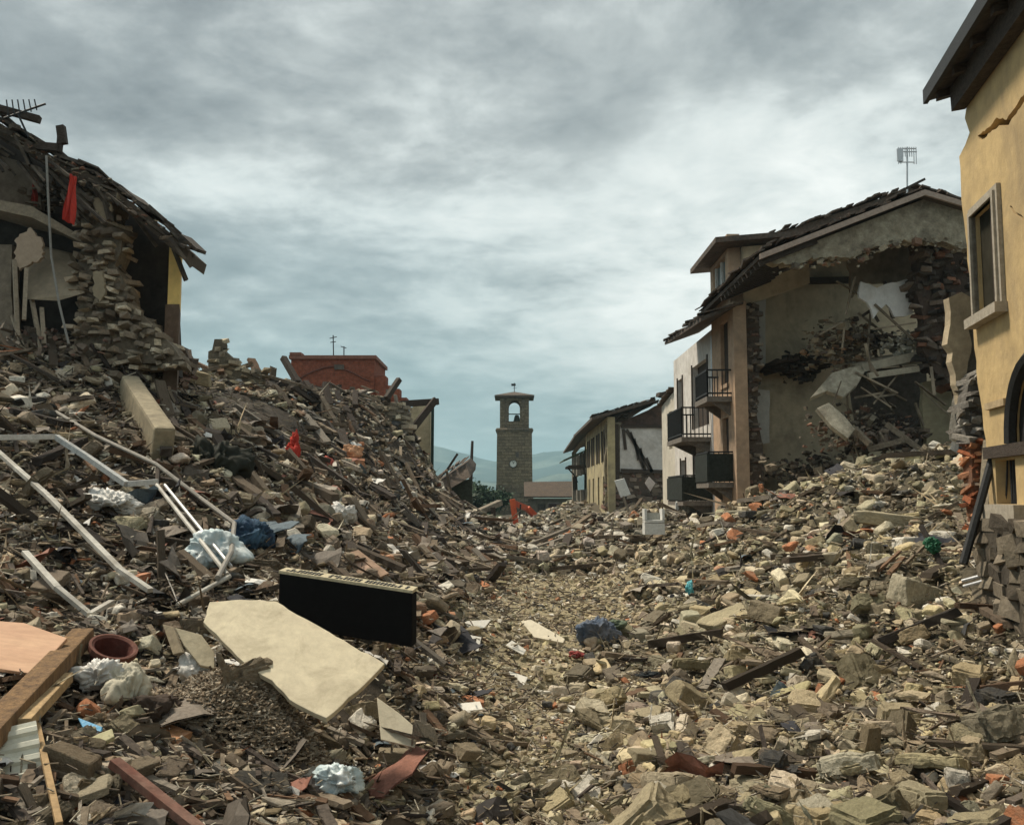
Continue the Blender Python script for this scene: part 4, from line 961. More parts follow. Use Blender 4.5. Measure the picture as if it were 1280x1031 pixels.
# loft roof slab
a, b_ = W(921, 303, 26.7), W(888, 343, 30.4); mb = MB()
mb.add([(xs0 - .55, 26.7, a.z), (xs0 - .55, 30.6, a.z), (xs0 + 2.4, 30.6, a.z + .25), (xs0 + 2.4, 26.7, a.z + .25)] + [(xs0 - .55, 26.7, a.z + .16), (xs0 - .55, 30.6, a.z + .16), (xs0 + 2.4, 30.6, a.z + .41), (xs0 + 2.4, 26.7, a.z + .41)], [(0, 1, 2, 3), (7, 6, 5, 4), (0, 1, 5, 4), (1, 2, 6, 5), (2, 3, 7, 6), (3, 0, 4, 7)]); mb.build('loft_roof', m_tile, G)
mb = MB(); mb.prism([(xs0 + .39, 27.3, 8.3), (xs0 + 2.4, 27.3, 9.0), (xs0 + 2.4, 27.3, a.z + .2), (xs0 + .39, 27.3, a.z + .03)], (0, .2, 0)); mb.build('loft_wall', m_room, G)
# stone core of the broken corner
rubble_wall('stone_corner', pxz([(931, 380), (947, 380), (948, 450), (944, 520), (952, 560), (955, 640), (931, 640)], 27.35), (0, 27.35, 0), (1, 0, 0), .5, .17, PAL_BRN, G)
# cross wall behind the lost rooms
mb = MB(); upright(mb, [(933, 330), (1235, 270), (1235, 660), (933, 660)], 28.7, .35); cw = mb.build('cross_wall', m_room, G)
mb = MB(); upright(mb, [(940, 372), (957, 366), (957, 458), (941, 460)], 28.2, .45, j=.3, amp=.03); upright(mb, [(942, 486), (962, 488), (962, 553), (942, 558)], 28.2, .45, j=.3, amp=.03); mb.build('plaster_return', mat('pale_plaster', (.58, .55, .49), scale=2, var=.12, bump=.3), G)
mb = MB(); mb.beam(W(957, 352, 28.4), W(1075, 350, 28.4), .2, .14, up=(0, 1, 0)); mb.build('ceiling_beam', m_dark, G)
mb = MB()
for i in range(16):
    p = W(random.uniform(944, 1010), random.uniform(456, 472), 28.3); mb.beam(p, p + Vector((random.uniform(.3, 1.0), random.uniform(-1.3, -.2), random.uniform(-.15, .25))), .12, .09)
mb.build('floor_beams', m_dark, G)
def _pile(x0, x1, y0_, y1_, d0, d1):
    def f(n):
        pts = [W(RNG.uniform(x0, x1), RNG.uniform(y0_, y1_), RNG.uniform(d0, d1)) for _ in range(n)]; return np.array([tuple(p) for p in pts])
    return f
def _blob(cx, cy, rx, ry, d0, d1):
    def f(n):
        out_ = []
        while len(out_) < n:
            a, b = RNG.normal(0, .45, 2)
            if abs(a) < 1 and abs(b) < 1: out_.append(tuple(W(cx + a * rx, cy + b * ry, RNG.uniform(d0, d1))))
        return np.array(out_)
    return f
debris_on(G, 'dark_floor_debris', 150, _blob(1000, 457, 26, 22, 27.7, 28.6), .12, .4, [(.05, .042, .035), (.08, .065, .05), (.035, .03, .028)])
# gable triangle and roof
_gx = np.linspace(1222, 970, 64); _gy = np.interp(_gx, [968, 1000, 1040, 1070, 1095, 1130, 1165, 1225], [332, 326, 320, 320, 310, 302, 302, 312]) + 16 * fbm(_gx * .045, _gx * 0 + 3.3, 2) + RNG.normal(0, 1.1, 64)
gp = [(957, 326), (1155, 249), (1225, 268)] + [(float(a_), float(b_)) for a_, b_ in zip(_gx, _gy)]
m_gab = mat('rough_gable_render', (.42, .365, .27), col2=(.29, .245, .175), scale=2.2, var=.35, bump=1.0, bscale=9, stain=(.13, .105, .08), stain_scale=1.3, stain_amt=.7, bdist=.1)
mb = MB(); upright(mb, gp, 23.0, .35, j=.05, amp=.012, seed=3, keep_=(0, 1)); mb.build('gable_wall', m_gab, G)
_gi = RNG.integers(0, 64, 330)
debris_on(G, 'torn_edge', 330, lambda n: np.array([tuple(W(_gx[i] + RNG.uniform(-3, 3), _gy[i] + RNG.uniform(-7, 5) + 5 * max(0, RNG.normal()), 23.0 + RNG.uniform(-.06, .4))) for i in _gi]), .06, .26, [(.30, .26, .19), (.22, .185, .135), (.38, .33, .25), (.14, .115, .085), (.26, .15, .10)])
e0, rg, rr = W(950, 323, 22.7), W(1155, 243, 22.7), W(1232, 266, 22.7)
zoff = Vector((0, 0, .0)); Ly = 7.6
mb = MB()
mb.prism([(e0.x, 22.7, e0.z), (rg.x, 22.7, rg.z), (rr.x, 22.7, rr.z), (rr.x, 22.7, rr.z + .13), (rg.x, 22.7, rg.z + .13), (e0.x, 22.7, e0.z + .11)], (0, Ly, 0)); rfm = mb.build('roof', mat('roof_boards', (.085, .065, .05), scale=2, var=.4, bump=.5), G)
mb = MB(); mb.prism([(e0.x - .02, 22.62, e0.z - .04), (rg.x, 22.62, rg.z - .04), (rr.x, 22.62, rr.z - .04), (rr.x, 22.62, rr.z + .1), (rg.x, 22.62, rg.z + .1), (e0.x - .02, 22.62, e0.z + .1)], (0, .075, 0)); mb.build('verge_board', mat('verge_pink', (.34, .26, .21), scale=5, var=.25), rfm)
mb = MB()
for k in range(9):
    yy = 22.72 + k * .84; tile_edge(mb, (e0.x - .12, yy, e0.z + .16), (rg.x, yy, rg.z + .19), (0, .9, .0), 20, jit=.07); tile_edge(mb, (rg.x, yy, rg.z + .19), (rr.x, yy, rr.z + .19), (0, .9, 0), 8, jit=.07)
mb.build('roof_tiles', m_tile, rfm)
mb = MB()
for k in range(11):
    yy = 22.9 + k * .42; mb.beam((e0.x + .02, yy, e0.z - .09), (e0.x + 1.5, yy, e0.z - .09 + 1.5 * (rg.z - e0.z) / (rg.x - e0.x)), .1, .13)
mb.build('rafters', m_dark, rfm)
# taller rear roof
a, b_, c = W(952, 299, 30), W(1139, 235, 30), W(1230, 262, 30)
mb = MB(); mb.prism([tuple(a), tuple(b_), tuple(c), tuple(c + Vector((0, 0, -.6))), tuple(b_ + Vector((0, 0, -.5))), tuple(a + Vector((0, 0, -.3)))], (0, 6, 0))
tile_edge(mb, a + Vector((0, -.2, .02)), b_ + Vector((0, -.2, .02)), (0, 1, 0), 26, jit=.1); tile_edge(mb, b_ + Vector((0, -.2, 0)), c + Vector((0, -.2, 0)), (0, 1, 0), 10, jit=.1); mb.build('rear_roof', m_tile, G)
mb = MB(); mb.prism([(a.x + .5, 30.2, 8.5), (c.x, 30.2, 8.5), (c.x, 30.2, c.z - .6), (b_.x, 30.2, b_.z - .5), (a.x + .5, 30.2, a.z - .25)], (0, .3, 0)); mb.build('rear_gable', m_gab, G)
# ruined right side of the interior
rubble_wall('stone_wall', pxz([(1128, 268), (1222, 275), (1222, 560), (1205, 560), (1195, 490), (1165, 470), (1148, 440), (1150, 400), (1138, 360), (1142, 320)], 24.2), (0, 24.2, 0), (1, 0, 0), .6, .2, [(.09, .07, .055), (.14, .105, .08), (.07, .055, .045), (.19, .15, .12), (.22, .11, .07), (.05, .042, .038)], G, .2, .12)
mb = MB(); upright(mb, [(1152, 478), (1206, 470), (1206, 560), (1158, 560)], 24.9, .2, j=.25, amp=.04); mb.build('plaster_panel', mat('olive_plaster', (.36, .31, .20), scale=1.5, var=.2, bump=.3, stain=(.2, .16, .1)), G)
mb = MB(); upright(mb, [(1076, 352), (1096, 360), (1141, 347), (1141, 392), (1118, 396), (1108, 380), (1092, 398), (1084, 378), (1074, 372)], 24.5, .1, j=.18, amp=.04, seed=5); mb.build('white_wall_panel', mat('white_panel', (.66, .63, .60), scale=2, var=.12, bump=.2, stain=(.4, .35, .3)), G)
mb = MB(); upright(mb, [(1060, 322), (1140, 305), (1142, 350), (1076, 355), (1066, 372)], 25.6, .12, j=.2, amp=.05, seed=8); mb.build('brown_wall_panel', mat('umber_plaster', (.24, .195, .14), scale=1.4, var=.3, bump=.3), G)
# upper floor slab sagging with its load
mb = MB(); p0, p1 = W(1078, 462, 24.6), W(1152, 446, 24.6)
mb.beam(p0, p1, .12, .14); mb.add([p0, p1, p1 + Vector((1.8, 3.2, .3)), p0 + Vector((.2, 3.2, .5))] + [q + Vector((0, 0, .16)) for q in (p0, p1, p1 + Vector((1.8, 3.2, .3)), p0 + Vector((.2, 3.2, .5)))], [(0, 1, 2, 3), (7, 6, 5, 4), (0, 1, 5, 4), (1, 2, 6, 5), (2, 3, 7, 6), (3, 0, 4, 7)])
mb.beam(W(1085, 470, 24.4), W(1148, 461, 24.4), .14, .16); mb.build('floor_slab', mat('dusty_concrete', (.33, .29, .22), scale=2, var=.25, bump=.5), G)
debris_on(G, 'floor_debris', 620, _blob(1052, 432, 48, 36, 25.2, 27.6), .08, .34, [(.22, .17, .11), (.16, .12, .085), (.27, .22, .15), (.11, .085, .065), (.24, .14, .08)])
debris_on(G, 'floor_debris', 200, _blob(1130, 432, 30, 17, 24.7, 26), .07, .3, [(.45, .42, .34), (.34, .31, .24), (.5, .47, .4)])
debris_on(G, 'floor_debris', 200, _blob(1110, 425, 60, 12, 25, 27), .08, .3, [(.10, .08, .065), (.16, .12, .09), (.06, .05, .045)])
for (a, b2, w_) in [((1106, 352), (1116, 398), .09), ((1078, 395), (1112, 372), .08), ((1088, 385), (1098, 402), .08), ((1128, 270), (1133, 282), .1)]:
    MB().beam(W(*a, 24.9), W(*b2, 24.8), w_, w_).build('hanging_lath', m_dark, G)
# dark sheet below the slab, its colour standing for the lower room's shade
mb = MB(); upright(mb, [(1060, 465), (1158, 455), (1160, 560), (1075, 565)], 26.2, .1); mb.build('lower_room_dark', m_void, G)
mb = MB()
for k in range(8):
    a = W(1078 + k * 7, 556 - k * 2, 24.6); mb.beam(a, W(1098 + k * 7, 516 + k * 1.2, 25.6), .07, .07)
mb.build('floor_ribs', m_dark, G)
debris_on(G, 'lower_debris', 260, _blob(1110, 548, 50, 14, 24, 25.5), .1, .4, PAL_BRN)
debris_on(G, 'lower_debris', 300, _blob(1010, 590, 60, 28, 26, 28.4), .1, .45, [(.10, .08, .06), (.16, .13, .1), (.07, .055, .045), (.22, .18, .13)])
debris_on(G, 'lower_debris', 420, _blob(1075, 540, 75, 36, 24.2, 26.2), .08, .4, [(.12, .095, .07), (.19, .155, .115), (.08, .065, .05), (.28, .24, .175), (.22, .12, .08)])
debris_on(G, 'floor_debris', 500, _blob(1182, 335, 42, 62, 24.0, 25.2), .06, .3, [(.10, .08, .06), (.17, .13, .095), (.24, .20, .15), (.06, .05, .042), (.26, .12, .07)])
mb = MB()
for i in range(70):
    a = W(random.uniform(1040, 1205), random.gauss(450, 60), random.uniform(23.6, 26)); l = random.uniform(.3, 1.5); th = random.gauss(-.9, .7)
    mb.beam(a, a + Vector((math.cos(th) * l, random.uniform(-.3, .3), math.sin(th) * l)), random.uniform(.025, .08), random.uniform(.02, .06))
mb.build('broken_laths', mat('lath_wood', (.13, .10, .07), col2=(.28, .23, .165), scale=.8, var=.5, bump=.4), G)['kind'] = 'stuff'
# fallen slabs leaning out of the rooms
def slab_between(name, label, cat, pts, D_, dy, t_, m, group=None, j=.25, amp=.03):
    """broken plate: pixel outline on a plane through distance D_, leaning back by dy per metre of height"""
    z0 = W(*pts[0], D_).z; q = []
    for x, y in pts:
        d = ray(x, y); s = D_ / d[1]; 
        # meet the leaning plane y = D_ + dy * (z - z0)
        k = (D_ + dy * (ZC - z0)) / (d[1] - dy * d[2]); q.append(Vector(d * k) + Vector((0, 0, ZC)))
    n = Vector((0, 1, -dy)).normalized(); mb = MB(); mb.prism(q, tuple(n * t_)); return tag(mb.build(name, m, None, bevel=.015), label, cat, group)
m_slabc = mat('pale_concrete', (.40, .355, .27), col2=(.27, .235, .175), scale=2.5, var=.35, bump=.8, stain=(.14, .115, .085), stain_scale=2, stain_amt=.7)
slab_between('fallen_slab', 'pale broken floor slab tipped upright inside the gutted gable house', 'slab', [(1013, 497), (1040, 466), (1062, 459), (1086, 455), (1072, 480), (1054, 496), (1034, 488)], 24.0, .7, .14, m_slabc)
slab_between('fallen_slab', 'narrow pale slab hanging steeply below the tipped slab in the gable house', 'slab', [(1021, 510), (1036, 503), (1056, 520), (1069, 536), (1060, 548), (1040, 533)], 23.8, .5, .16, m_slabc)
for (a, b2, lb) in [((1068, 536), (1088, 556), 'pale broken beam end at the foot of the hanging slab'), ((1108, 530), (1150, 562), 'brown broken joist slanting under the sagging floor'), ((1085, 562), (1130, 550), 'brown joist lying flat beneath the sagging floor')]:
    mb = MB(); mb.beam(W(*a, 24.0), W(*b2, 23.6), .14, .14); tag(mb.build('broken_joist', mat('joist_wood', (.2, .16, .115), scale=4, var=.4, bump=.5), bevel=.01), lb, 'joist', 'joists under the sagging floor')
# aerial on the ridge
p = W(1133, 236, 28); t = thing('tv_antenna', 'tall television aerial on the ridge of the gutted gable house', 'antenna', tuple(p))
mb = MB(); mb.tube([p - Vector((0, 0, .6)), W(1134, 184, 28)], .028, 6); mb.build('mast', m_alu, t)
mb = MB()
for yy, x0, x1 in ((186, 1123, 1145), (190, 1122, 1146), (203, 1124, 1143)): mb.tube([W(x0, yy, 28), W(x1, yy, 28.0)], .018, 5)
for px in np.linspace(1123, 1145, 9): mb.tube([W(px, 184, 28), W(px + .4, 205 if px < 1128 or px > 1140 else 196, 28)], .016, 5)
mb.box(W(1125, 194, 27.95), (.18, .05, .4)); mb.build('dipoles', m_alu, t)
mb = MB(); mb.beam(W(1128, 238, 27.5), W(1156, 224, 27.5), .07, .07); tag(mb.build('loose_pole', m_dark), 'loose dark pole jutting from the ridge beside the tall aerial', 'pole')
# ------------------------------------------------------------------ yellow house close on the right
FX, FS = 3.7, 0.183
def YF(px, py):
    d = ray(px, py); k = FX / (d[0] - FS * d[1]); return (k * d[1], ZC + k * d[2])
def FP(y, z, off=0.0):
    """point on its front; off is outwards towards the street"""
    l = math.hypot(1, FS); return Vector((FX + FS * y - off / l, y + FS * off / l, z))
Y = thing('yellow_house', 'cracked yellow house with dark eaves and framed window at the right edge', 'house', tuple(FP(8, 0.6)))
IN = Vector((1, -FS, 0)).normalized()
far_edge = [YF(*p) for p in [(1209, 128), (1206, 148), (1212, 166), (1199, 196), (1203, 262), (1212, 345), (1216, 402), (1222, 480), (1232, 548), (1237, 640), (1237, 720)]]
zt = far_edge[0][1]
w0, w1 = YF(1222, 333), YF(1250, 308); wy0, wy1 = w1[0], w0[0]; wz0, wz1 = YF(1226, 396)[1], YF(1221, 270)[1]
cr2 = [(1262, 258), (1268, 268), (1276, 272), (1290, 290), (1290, 287), (1277, 269), (1269, 265), (1264, 257)]
cr = [(1222, 170), (1238, 158), (1246, 147), (1258, 150), (1266, 138), (1276, 122), (1300, 95), (1300, 99), (1279, 129), (1267, 146), (1260, 158), (1249, 157), (1238, 166), (1226, 176)]
crack = jag([YF(*p) for p in cr], .06, .012, 3); crack2 = [YF(*p) for p in cr2]
ay1 = YF(1265, 520)[0]; ay0 = ay1 - 1.5; az = YF(1256, 556)[1]; amid = (ay0 + ay1) / 2; ar = (ay1 - ay0) / 2
archp = [(ay0, az), (ay1, az)] + [(amid + ar * math.cos(a), az + ar * 1.15 * math.sin(a)) for a in [math.pi * k / 14 for k in range(15)]]
lw0, lw1 = YF(1270, 600)[0], YF(1245, 600)[0]; lz0, lz1 = YF(1256, 630)[1], YF(1256, 574)[1]
outl = [(2.0, 0.3), (2.0, zt)] + jag(far_edge, .16, .03, 4, (10,))
mb = MB(); mb.prism([FP(y, z) for y, z in outl], IN * .5, [[FP(y, z) for y, z in h] for h in ([(wy0, wz0), (wy1, wz0), (wy1, wz1), (wy0, wz1)], crack, crack2, archp, [(lw0, lz0), (lw1, lz0), (lw1, lz1), (lw0, lz1)])])
mb.build('facade', m_yellow, Y)
mb = MB(); mb.prism([FP(2, .3) + IN * 1.9, FP(11.1, .3) + IN * 1.9, FP(11.1, zt) + IN * 1.9, FP(2, zt) + IN * 1.9], IN * .2)
mb.prism([FP(11.1, .3) + IN * .52, FP(11.1, .3) + IN * 6, FP(11.1, zt) + IN * 6, FP(11.1, zt) + IN * .52], Vector((FS, 1, 0)).normalized() * -.3); mb.build('inner_wall', m_void, Y)
m_stonetrim = mat('stone_trim', (.33, .29, .23), scale=4, var=.25, bump=.4)
# window: moulded frame, sill, dark sash half open
mb = MB()
def trim(y0, y1, z0, z1, o0, o1): 
    a = [FP(y, z, o0) for y, z in ((y0, z0), (y1, z0), (y1, z1), (y0, z1))]; mb.prism(a, -IN * (o1 - o0))
for (t_, o_) in ((.12, .05), (.06, .08)):
    trim(wy0 - t_, wy0 - .002, wz0, wz1 + t_, .003, o_); trim(wy1 + .002, wy1 + t_, wz0, wz1 + t_, .003, o_); trim(wy0, wy1, wz1 + .002, wz1 + t_, .003, o_)
wn = mb.build('window_frame', m_stonetrim, Y)
mb = MB(); trim(wy0 - .16, wy1 + .16, wz0 - .12, wz0 - .003, .003, .14); mb.build('sill', m_stonetrim, wn)
mb = MB(); trim(wy0, wy0 + (wy1 - wy0) * .42, wz0, wz1, -.05, -.02); mb.build('sash', mat('brown_sash', (.05, .036, .027), scale=4, var=.3), wn)
mb = MB(); trim(wy0 + (wy1 - wy0) * .44, wy1, wz0, wz1, -.07, -.05); mb.build('pane', mat('dark_glass', (.035, .032, .024), scale=1, var=.3, bump=0, rough=.9, spec=0.0), wn)  # matte near-black pane, coloured as the dark room behind it
s0, s1 = YF(1238, 509), YF(1266, 497)
mb = MB(); trim(ay1 + .1, s0[0] + .05, (s0[1] + s1[1]) / 2 - .05, (s0[1] + s1[1]) / 2 + .03, .003, .05); mb.build('string_course', mat('ochre_trim', (.36, .27, .16), scale=3, var=.25), Y)
# arch: black leaf coloured as the dark interior, and a heavy lintel under it
mb = MB(); trim(ay0 + .02, ay1 - .02, az + .02, az + ar * 1.0, -.12, -.06); mb.build('arch_dark_fill', mat('dark_arch_interior', (.022, .02, .02), scale=3, var=.5, bump=.4), Y)
mb = MB()
pts = [FP(amid + (ar + .02) * math.cos(a), az + (ar + .02) * 1.15 * math.sin(a), .02) for a in [math.pi * k / 16 for k in range(17)]]; mb.tube(pts, .07, 6); mb.build('arch_rim', mat('black_rubber', (.02, .02, .02), scale=6, var=.3, rough=.6), Y)
mb = MB(); trim(ay0, YF(1236, 560)[0], az - .14, az - .003, -.1, .07); mb.build('lintel', m_dark, Y)
mb = MB(); trim(lw0 - .01, lw1 + .01, lz0, lz1, -.2, -.17); lw = mb.build('lower_window', m_void, Y)
mb = MB()
for k in range(7): 
    yy = lw0 + (lw1 - lw0) * (k + .5) / 7; mb.tube([FP(yy + random.uniform(-.1, .1), lz0 + .004, -.1), FP(yy, lz1 - .004, -.12)], .012, 5)
mb.build('bent_bars', m_iron, lw)
mb = MB(); trim(lw0 - .3, lw1 + .12, lz0 - .22, lz0 - .003, -.05, .14); mb.build('lower_sill', m_stonetrim, lw)
pz = lz0 - .22; o = FP(2, 0, .0)
rubble_wall('plinth', [(0, .2), (YF(1237, 660)[0] * 1.0166 - 2.03, .2), (YF(1237, 660)[0] * 1.0166 - 2.03, pz - .02), (0, pz - .02)], tuple(o - IN * .08), (FS, 1, 0), .3, .3, [(.11, .09, .065), (.15, .125, .09), (.08, .066, .05), (.18, .15, .11)], Y, .025)  # dark brown stones, darkened further for the shade at the wall foot
# eaves
prof = [(-.02, 0), (.36, -.10), (.38, .03), (-1.6, .62), (-1.6, .45)]
tip = W(1157, 118, 11.5)
zt2 = tip.z + .08
mb = MB(); ax = Vector((FS, 1, 0)).normalized(); L0 = 12.3
mb.prism([FP(11.6, zt2 + b, a) for a, b in prof], -ax * 11); rf = mb.build('roof', mat('eaves_boards', (.05, .04, .033), scale=3, var=.4, bump=.5), Y)
mb = MB(); mb.prism([FP(11.3, zt - .06 + b, a) for a, b in [(.004, 0), (.17, -.02), (.18, .28), (.004, .33)]], -ax * 10.5); mb.build('eaves_box', m_dark, rf)
for k in range(14): MB().prism([FP(11.4 - k * .7, zt2 + b, a) for a, b in [(.0, -.12), (.32, -.20), (.32, -.10), (.0, -.02)]], -ax * .1).build('rafter', m_dark, rf)
mb = MB()
for k in range(60):
    a = FP(11.55 - k * .18, zt2 + .03 + random.uniform(0, .012), .38); mb.tube([a, FP(11.55 - k * .18, zt2 + .63, -1.55)], [.06, .06], 7)
mb.build('roof_tiles', m_tile, rf)
mb = MB(); mb.prism([FP(11.62, zt2 + b, a) for a, b in [(.365, -.13), (.42, -.13), (.42, .06), (.385, .06)]], -ax * 11); mb.build('gutter', m_iron, rf)
# broken corner: hanging plaster flake, bare rubble, bared brick
mb = MB(); upright(mb, [(1186, 372), (1202, 365), (1214, 372), (1212, 400), (1214, 440), (1209, 462), (1205, 490), (1201, 508), (1195, 480), (1191, 440), (1184, 430), (1188, 405)], 12.15, .16, j=.12, amp=.03, seed=2); mb.build('plaster_flake', mat('flake_plaster', (.42, .34, .23), col2=(.31, .25, .17), scale=3, var=.2, bump=.6), Y)
mb = MB(); upright(mb, [(1202, 368), (1219, 362), (1224, 420), (1232, 548), (1200, 548), (1203, 500), (1210, 440)], 12.22, .3, j=.15, amp=.03, seed=6); mb.build('grey_core_wall', mat('grey_core', (.13, .12, .10), scale=4, var=.4, bump=.8), Y)  # dark grey wall core behind the plaster flake
rubble_wall('rubble_core', pxz([(1206, 470), (1224, 462), (1236, 510), (1237, 556), (1202, 556), (1198, 520)], 12.0), (0, 12.0, 0), (1, 0, 0), .34, .1, [(.27, .25, .22), (.20, .18, .155), (.33, .30, .26), (.15, .135, .12)], Y, .09)
rubble_wall('brick_core', pxz([(1206, 548), (1234, 548), (1236, 610), (1230, 660), (1216, 668), (1211, 620)], 11.95), (0, 11.95, 0), (1, 0, 0), .34, .085, [(.36, .12, .05), (.44, .20, .10), (.30, .10, .045), (.40, .30, .22), (.28, .13, .07)], Y, .05)
mb = MB(); mb.beam(W(1238, 552, 11.5), W(1231, 640, 11.3), .12, .14); mb.build('corner_post', mat('corner_grey', (.26, .22, .16), scale=5, var=.3, bump=.5), Y)
p0, p1, p2 = W(1244, 560, 11.0), W(1222, 640, 10.9), W(1204, 705, 10.8)
tag(MB().tube([p0, p1, p2], .05, 7).build('bent_pipe', m_iron), 'dark bent pipe leaning on the brick corner of the yellow house', 'pipe')
for (a, b, D_) in (((1203, 726), (1262, 710), 10.9), ((1205, 733), (1262, 717), 10.8)):
    tag(MB().tube([W(*a, D_ + .3), W(*b, D_ - .2)], .022, 7).build('grey_pipe', m_alu), 'thin pale grey pipe, one of a pair lying below the yellow house sill', 'pipe', 'pair of pale pipes by the yellow house')

# ------------------------------------------------------------------ left ruin
DL = 17.0
H = thing('left_ruin', 'ruined house cut open at the left edge with bare stone pillar and sagging roof', 'house', (-8, 17, 5))
rubble_wall('stone_pillar', pxz([(112, 236), (140, 244), (152, 258), (147, 280), (160, 296), (158, 318), (150, 335), (160, 352), (165, 372), (172, 392), (190, 404), (205, 420), (225, 440), (240, 462), (92, 462), (104, 400), (98, 350), (110, 300), (104, 262)], DL), (0, DL, 0), (1, 0, 0), .7, .135, [(.34, .275, .20), (.41, .345, .25), (.26, .21, .155), (.47, .40, .30), (.20, .16, .12)], H, .22)
mb = MB(); upright(mb, [(118, 248), (136, 246), (139, 262), (132, 276), (124, 268), (119, 262)], 16.5, .08, j=.05, amp=.03); mb.build('plaster_patch', mat('tan_plaster', (.27, .22, .15), scale=3, var=.2, bump=.5), H)
mb = MB(); upright(mb, [(116, 340), (128, 338), (131, 362), (124, 378), (117, 366)], 16.5, .08, j=.05, amp=.03); mb.build('plaster_patch', MATS['tan_plaster'], H)
# street wall end, ochre above, brown below
q0, q1 = W(212, 300, 17.2), W(227, 300, 17.2)
mb = MB(); mb.prism([(q0.x, 17.2, W(220, 381, 17.2).z + .003), (q1.x, 17.2, W(220, 381, 17.2).z + .003), (q1.x, 17.2, W(220, 300, 17.2).z), (q0.x, 17.2, W(220, 286, 17.2).z)], (-.3, .9, 0)); mb.build('street_wall_upper', mat('bright_ochre', (.74, .52, .18), col2=(.66, .45, .16), scale=1.4, var=.15, bump=.3), H)
mb = MB(); mb.prism([(q0.x - .02, 17.15, 2.5), (q1.x + .02, 17.15, 2.5), (q1.x + .02, 17.15, W(220, 381, 17.2).z), (q0.x - .02, 17.15, W(220, 381, 17.2).z)], (-.3, .9, 0)); mb.build('street_wall_lower', mat('brown_dado', (.12, .08, .055), scale=2, var=.3, bump=.3), H)
m_blackroom = mat('room_dark_wall', (.035, .03, .026), scale=1.2, var=.5, bump=.3)  # black wall colour stands for the shade of the roofed room
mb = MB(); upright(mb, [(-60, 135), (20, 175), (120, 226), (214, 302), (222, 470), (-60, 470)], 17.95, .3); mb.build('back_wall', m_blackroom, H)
# roof: boards seen from below, ragged tiles on top
rl = [(-120, 100), (-40, 132), (0, 154), (40, 178), (75, 202), (122, 222), (166, 254), (203, 284), (236, 314)]
top = pxz(rl, DL - .4)
mb = MB(); mb.prism([(x, DL - .4, z) for x, z in top] + [(x - .05, DL - .4, z - .2) for x, z in top[::-1]], (0, 1.0, 0)); rf = mb.build('roof', mat('roof_underside', (.085, .065, .048), scale=2, var=.35, bump=.5, stretch=(1, 4, 1)), H)
mb = MB()
for k in range(1):
    for (x0, z0), (x1, z1) in zip(top[:-1], top[1:]):
        n_ = max(2, int(math.hypot(x1 - x0, z1 - z0) / .26)); tile_edge(mb, (x0 - k * .37, DL - .45 + k * .9, z0 + .05), (x1 - k * .37, DL - .45 + k * .9, z1 + .05), (0, .8, 0), n_, jit=.13)
        tile_edge(mb, (x0 - .05, DL - .4, z0 + .1), (x1 - .05, DL - .4, z1 + .1), (0, .5, 0), n_, jit=.08)
mb.build('roof_tiles', mat('mossy_tile', (.105, .08, .062), col2=(.055, .05, .042), scale=4, var=.5, bump=.8), rf)
mb = MB()
for i in range(75):
    x = random.uniform(-40, 225); yv = np.interp(x, [p[0] for p in rl], [p[1] for p in rl]) + random.uniform(2, 40 if x < 110 else 16); a = W(x, yv, random.uniform(16.25, 17.2)); mb.beam(a, a + Vector((random.uniform(.15, .7), random.uniform(-.3, .4), random.uniform(-.6, -.1))), random.uniform(.04, .14), random.uniform(.03, .06))
mb.build('broken_rafters', mat('torn_boards', (.10, .078, .057), col2=(.045, .037, .03), scale=1.5, var=.6, bump=.5), rf)['kind'] = 'stuff'
debris_on(rf, 'roof_debris', 380, lambda n: np.array([tuple(W(x, np.interp(x, [p[0] for p in rl], [p[1] for p in rl]) + RNG.uniform(-6, 16), RNG.uniform(16.3, 17.1))) for x in RNG.uniform(-30, 215, n)]), .05, .24, [(.10, .075, .055), (.16, .12, .085), (.05, .042, .036), (.20, .10, .065), (.25, .21, .15)], (.1, .6, .25, .05))
# upper floor with its edge, recess above and hanging ceilings below
mb = MB(); mb.prism([W(-80, 215, 16.7), W(0, 250, 16.7), W(40, 258, 16.7), W(102, 296, 16.7), W(102, 303, 16.7), W(40, 272, 16.7), W(0, 263, 16.7), W(-80, 240, 16.7)], (0, 1.2, .0)); mb.build('upper_floor', mat('floor_edge', (.24, .195, .14), scale=3, var=.3, bump=.6), H)
mb = MB(); upright(mb, [(-80, 150), (0, 195), (48, 208), (52, 262), (-80, 235)], 17.7, .15, j=.4, amp=.05); mb.build('upper_room_wall', mat('upper_room', (.15, .12, .09), scale=1.6, var=.35, bump=.4), H)
mb = MB(); upright(mb, [(20, 298), (38, 284), (52, 300), (54, 322), (38, 330), (24, 338), (18, 326)], 16.6, .07, j=.05, amp=.03, seed=9); mb.build('plaster_patch', mat('pink_plaster', (.36, .275, .20), scale=3, var=.15, bump=.3), H)
mb = MB(); a, b, c, d = W(36, 306, 17.4), W(86, 318, 17.4), W(100, 368, 16.5), (W(34, 374, 16.5)); mid = W(72, 376, 16.5); mb.prism([a, b, W(96, 345, 16.9), c, mid, d], (.03, .12, .05)); mb.build('hanging_ceiling', mat('hanging_plaster', (.29, .235, .165), col2=(.21, .17, .12), scale=2, var=.15, bump=.3), H)
mb = MB(); upright(mb, [(-80, 300), (15, 306), (15, 440), (-80, 440)], 17.3, .3, j=.4, amp=.05); mb.build('side_pier', mat('dull_pier', (.19, .155, .115), scale=2, var=.35, bump=.7), H)
for (x0, y0_, x1, y1_) in [(18, 325, 22, 420), (33, 335, 30, 400), (40, 375, 52, 440), (16, 395, 30, 440), (52, 385, 55, 430)]:
    MB().beam(W(x0, y0_, 16.6), W(x1, y1_, 16.3), .07, .05).build('hanging_lath', mat('pale_lath', (.28, .23, .17), scale=5, var=.3), H)
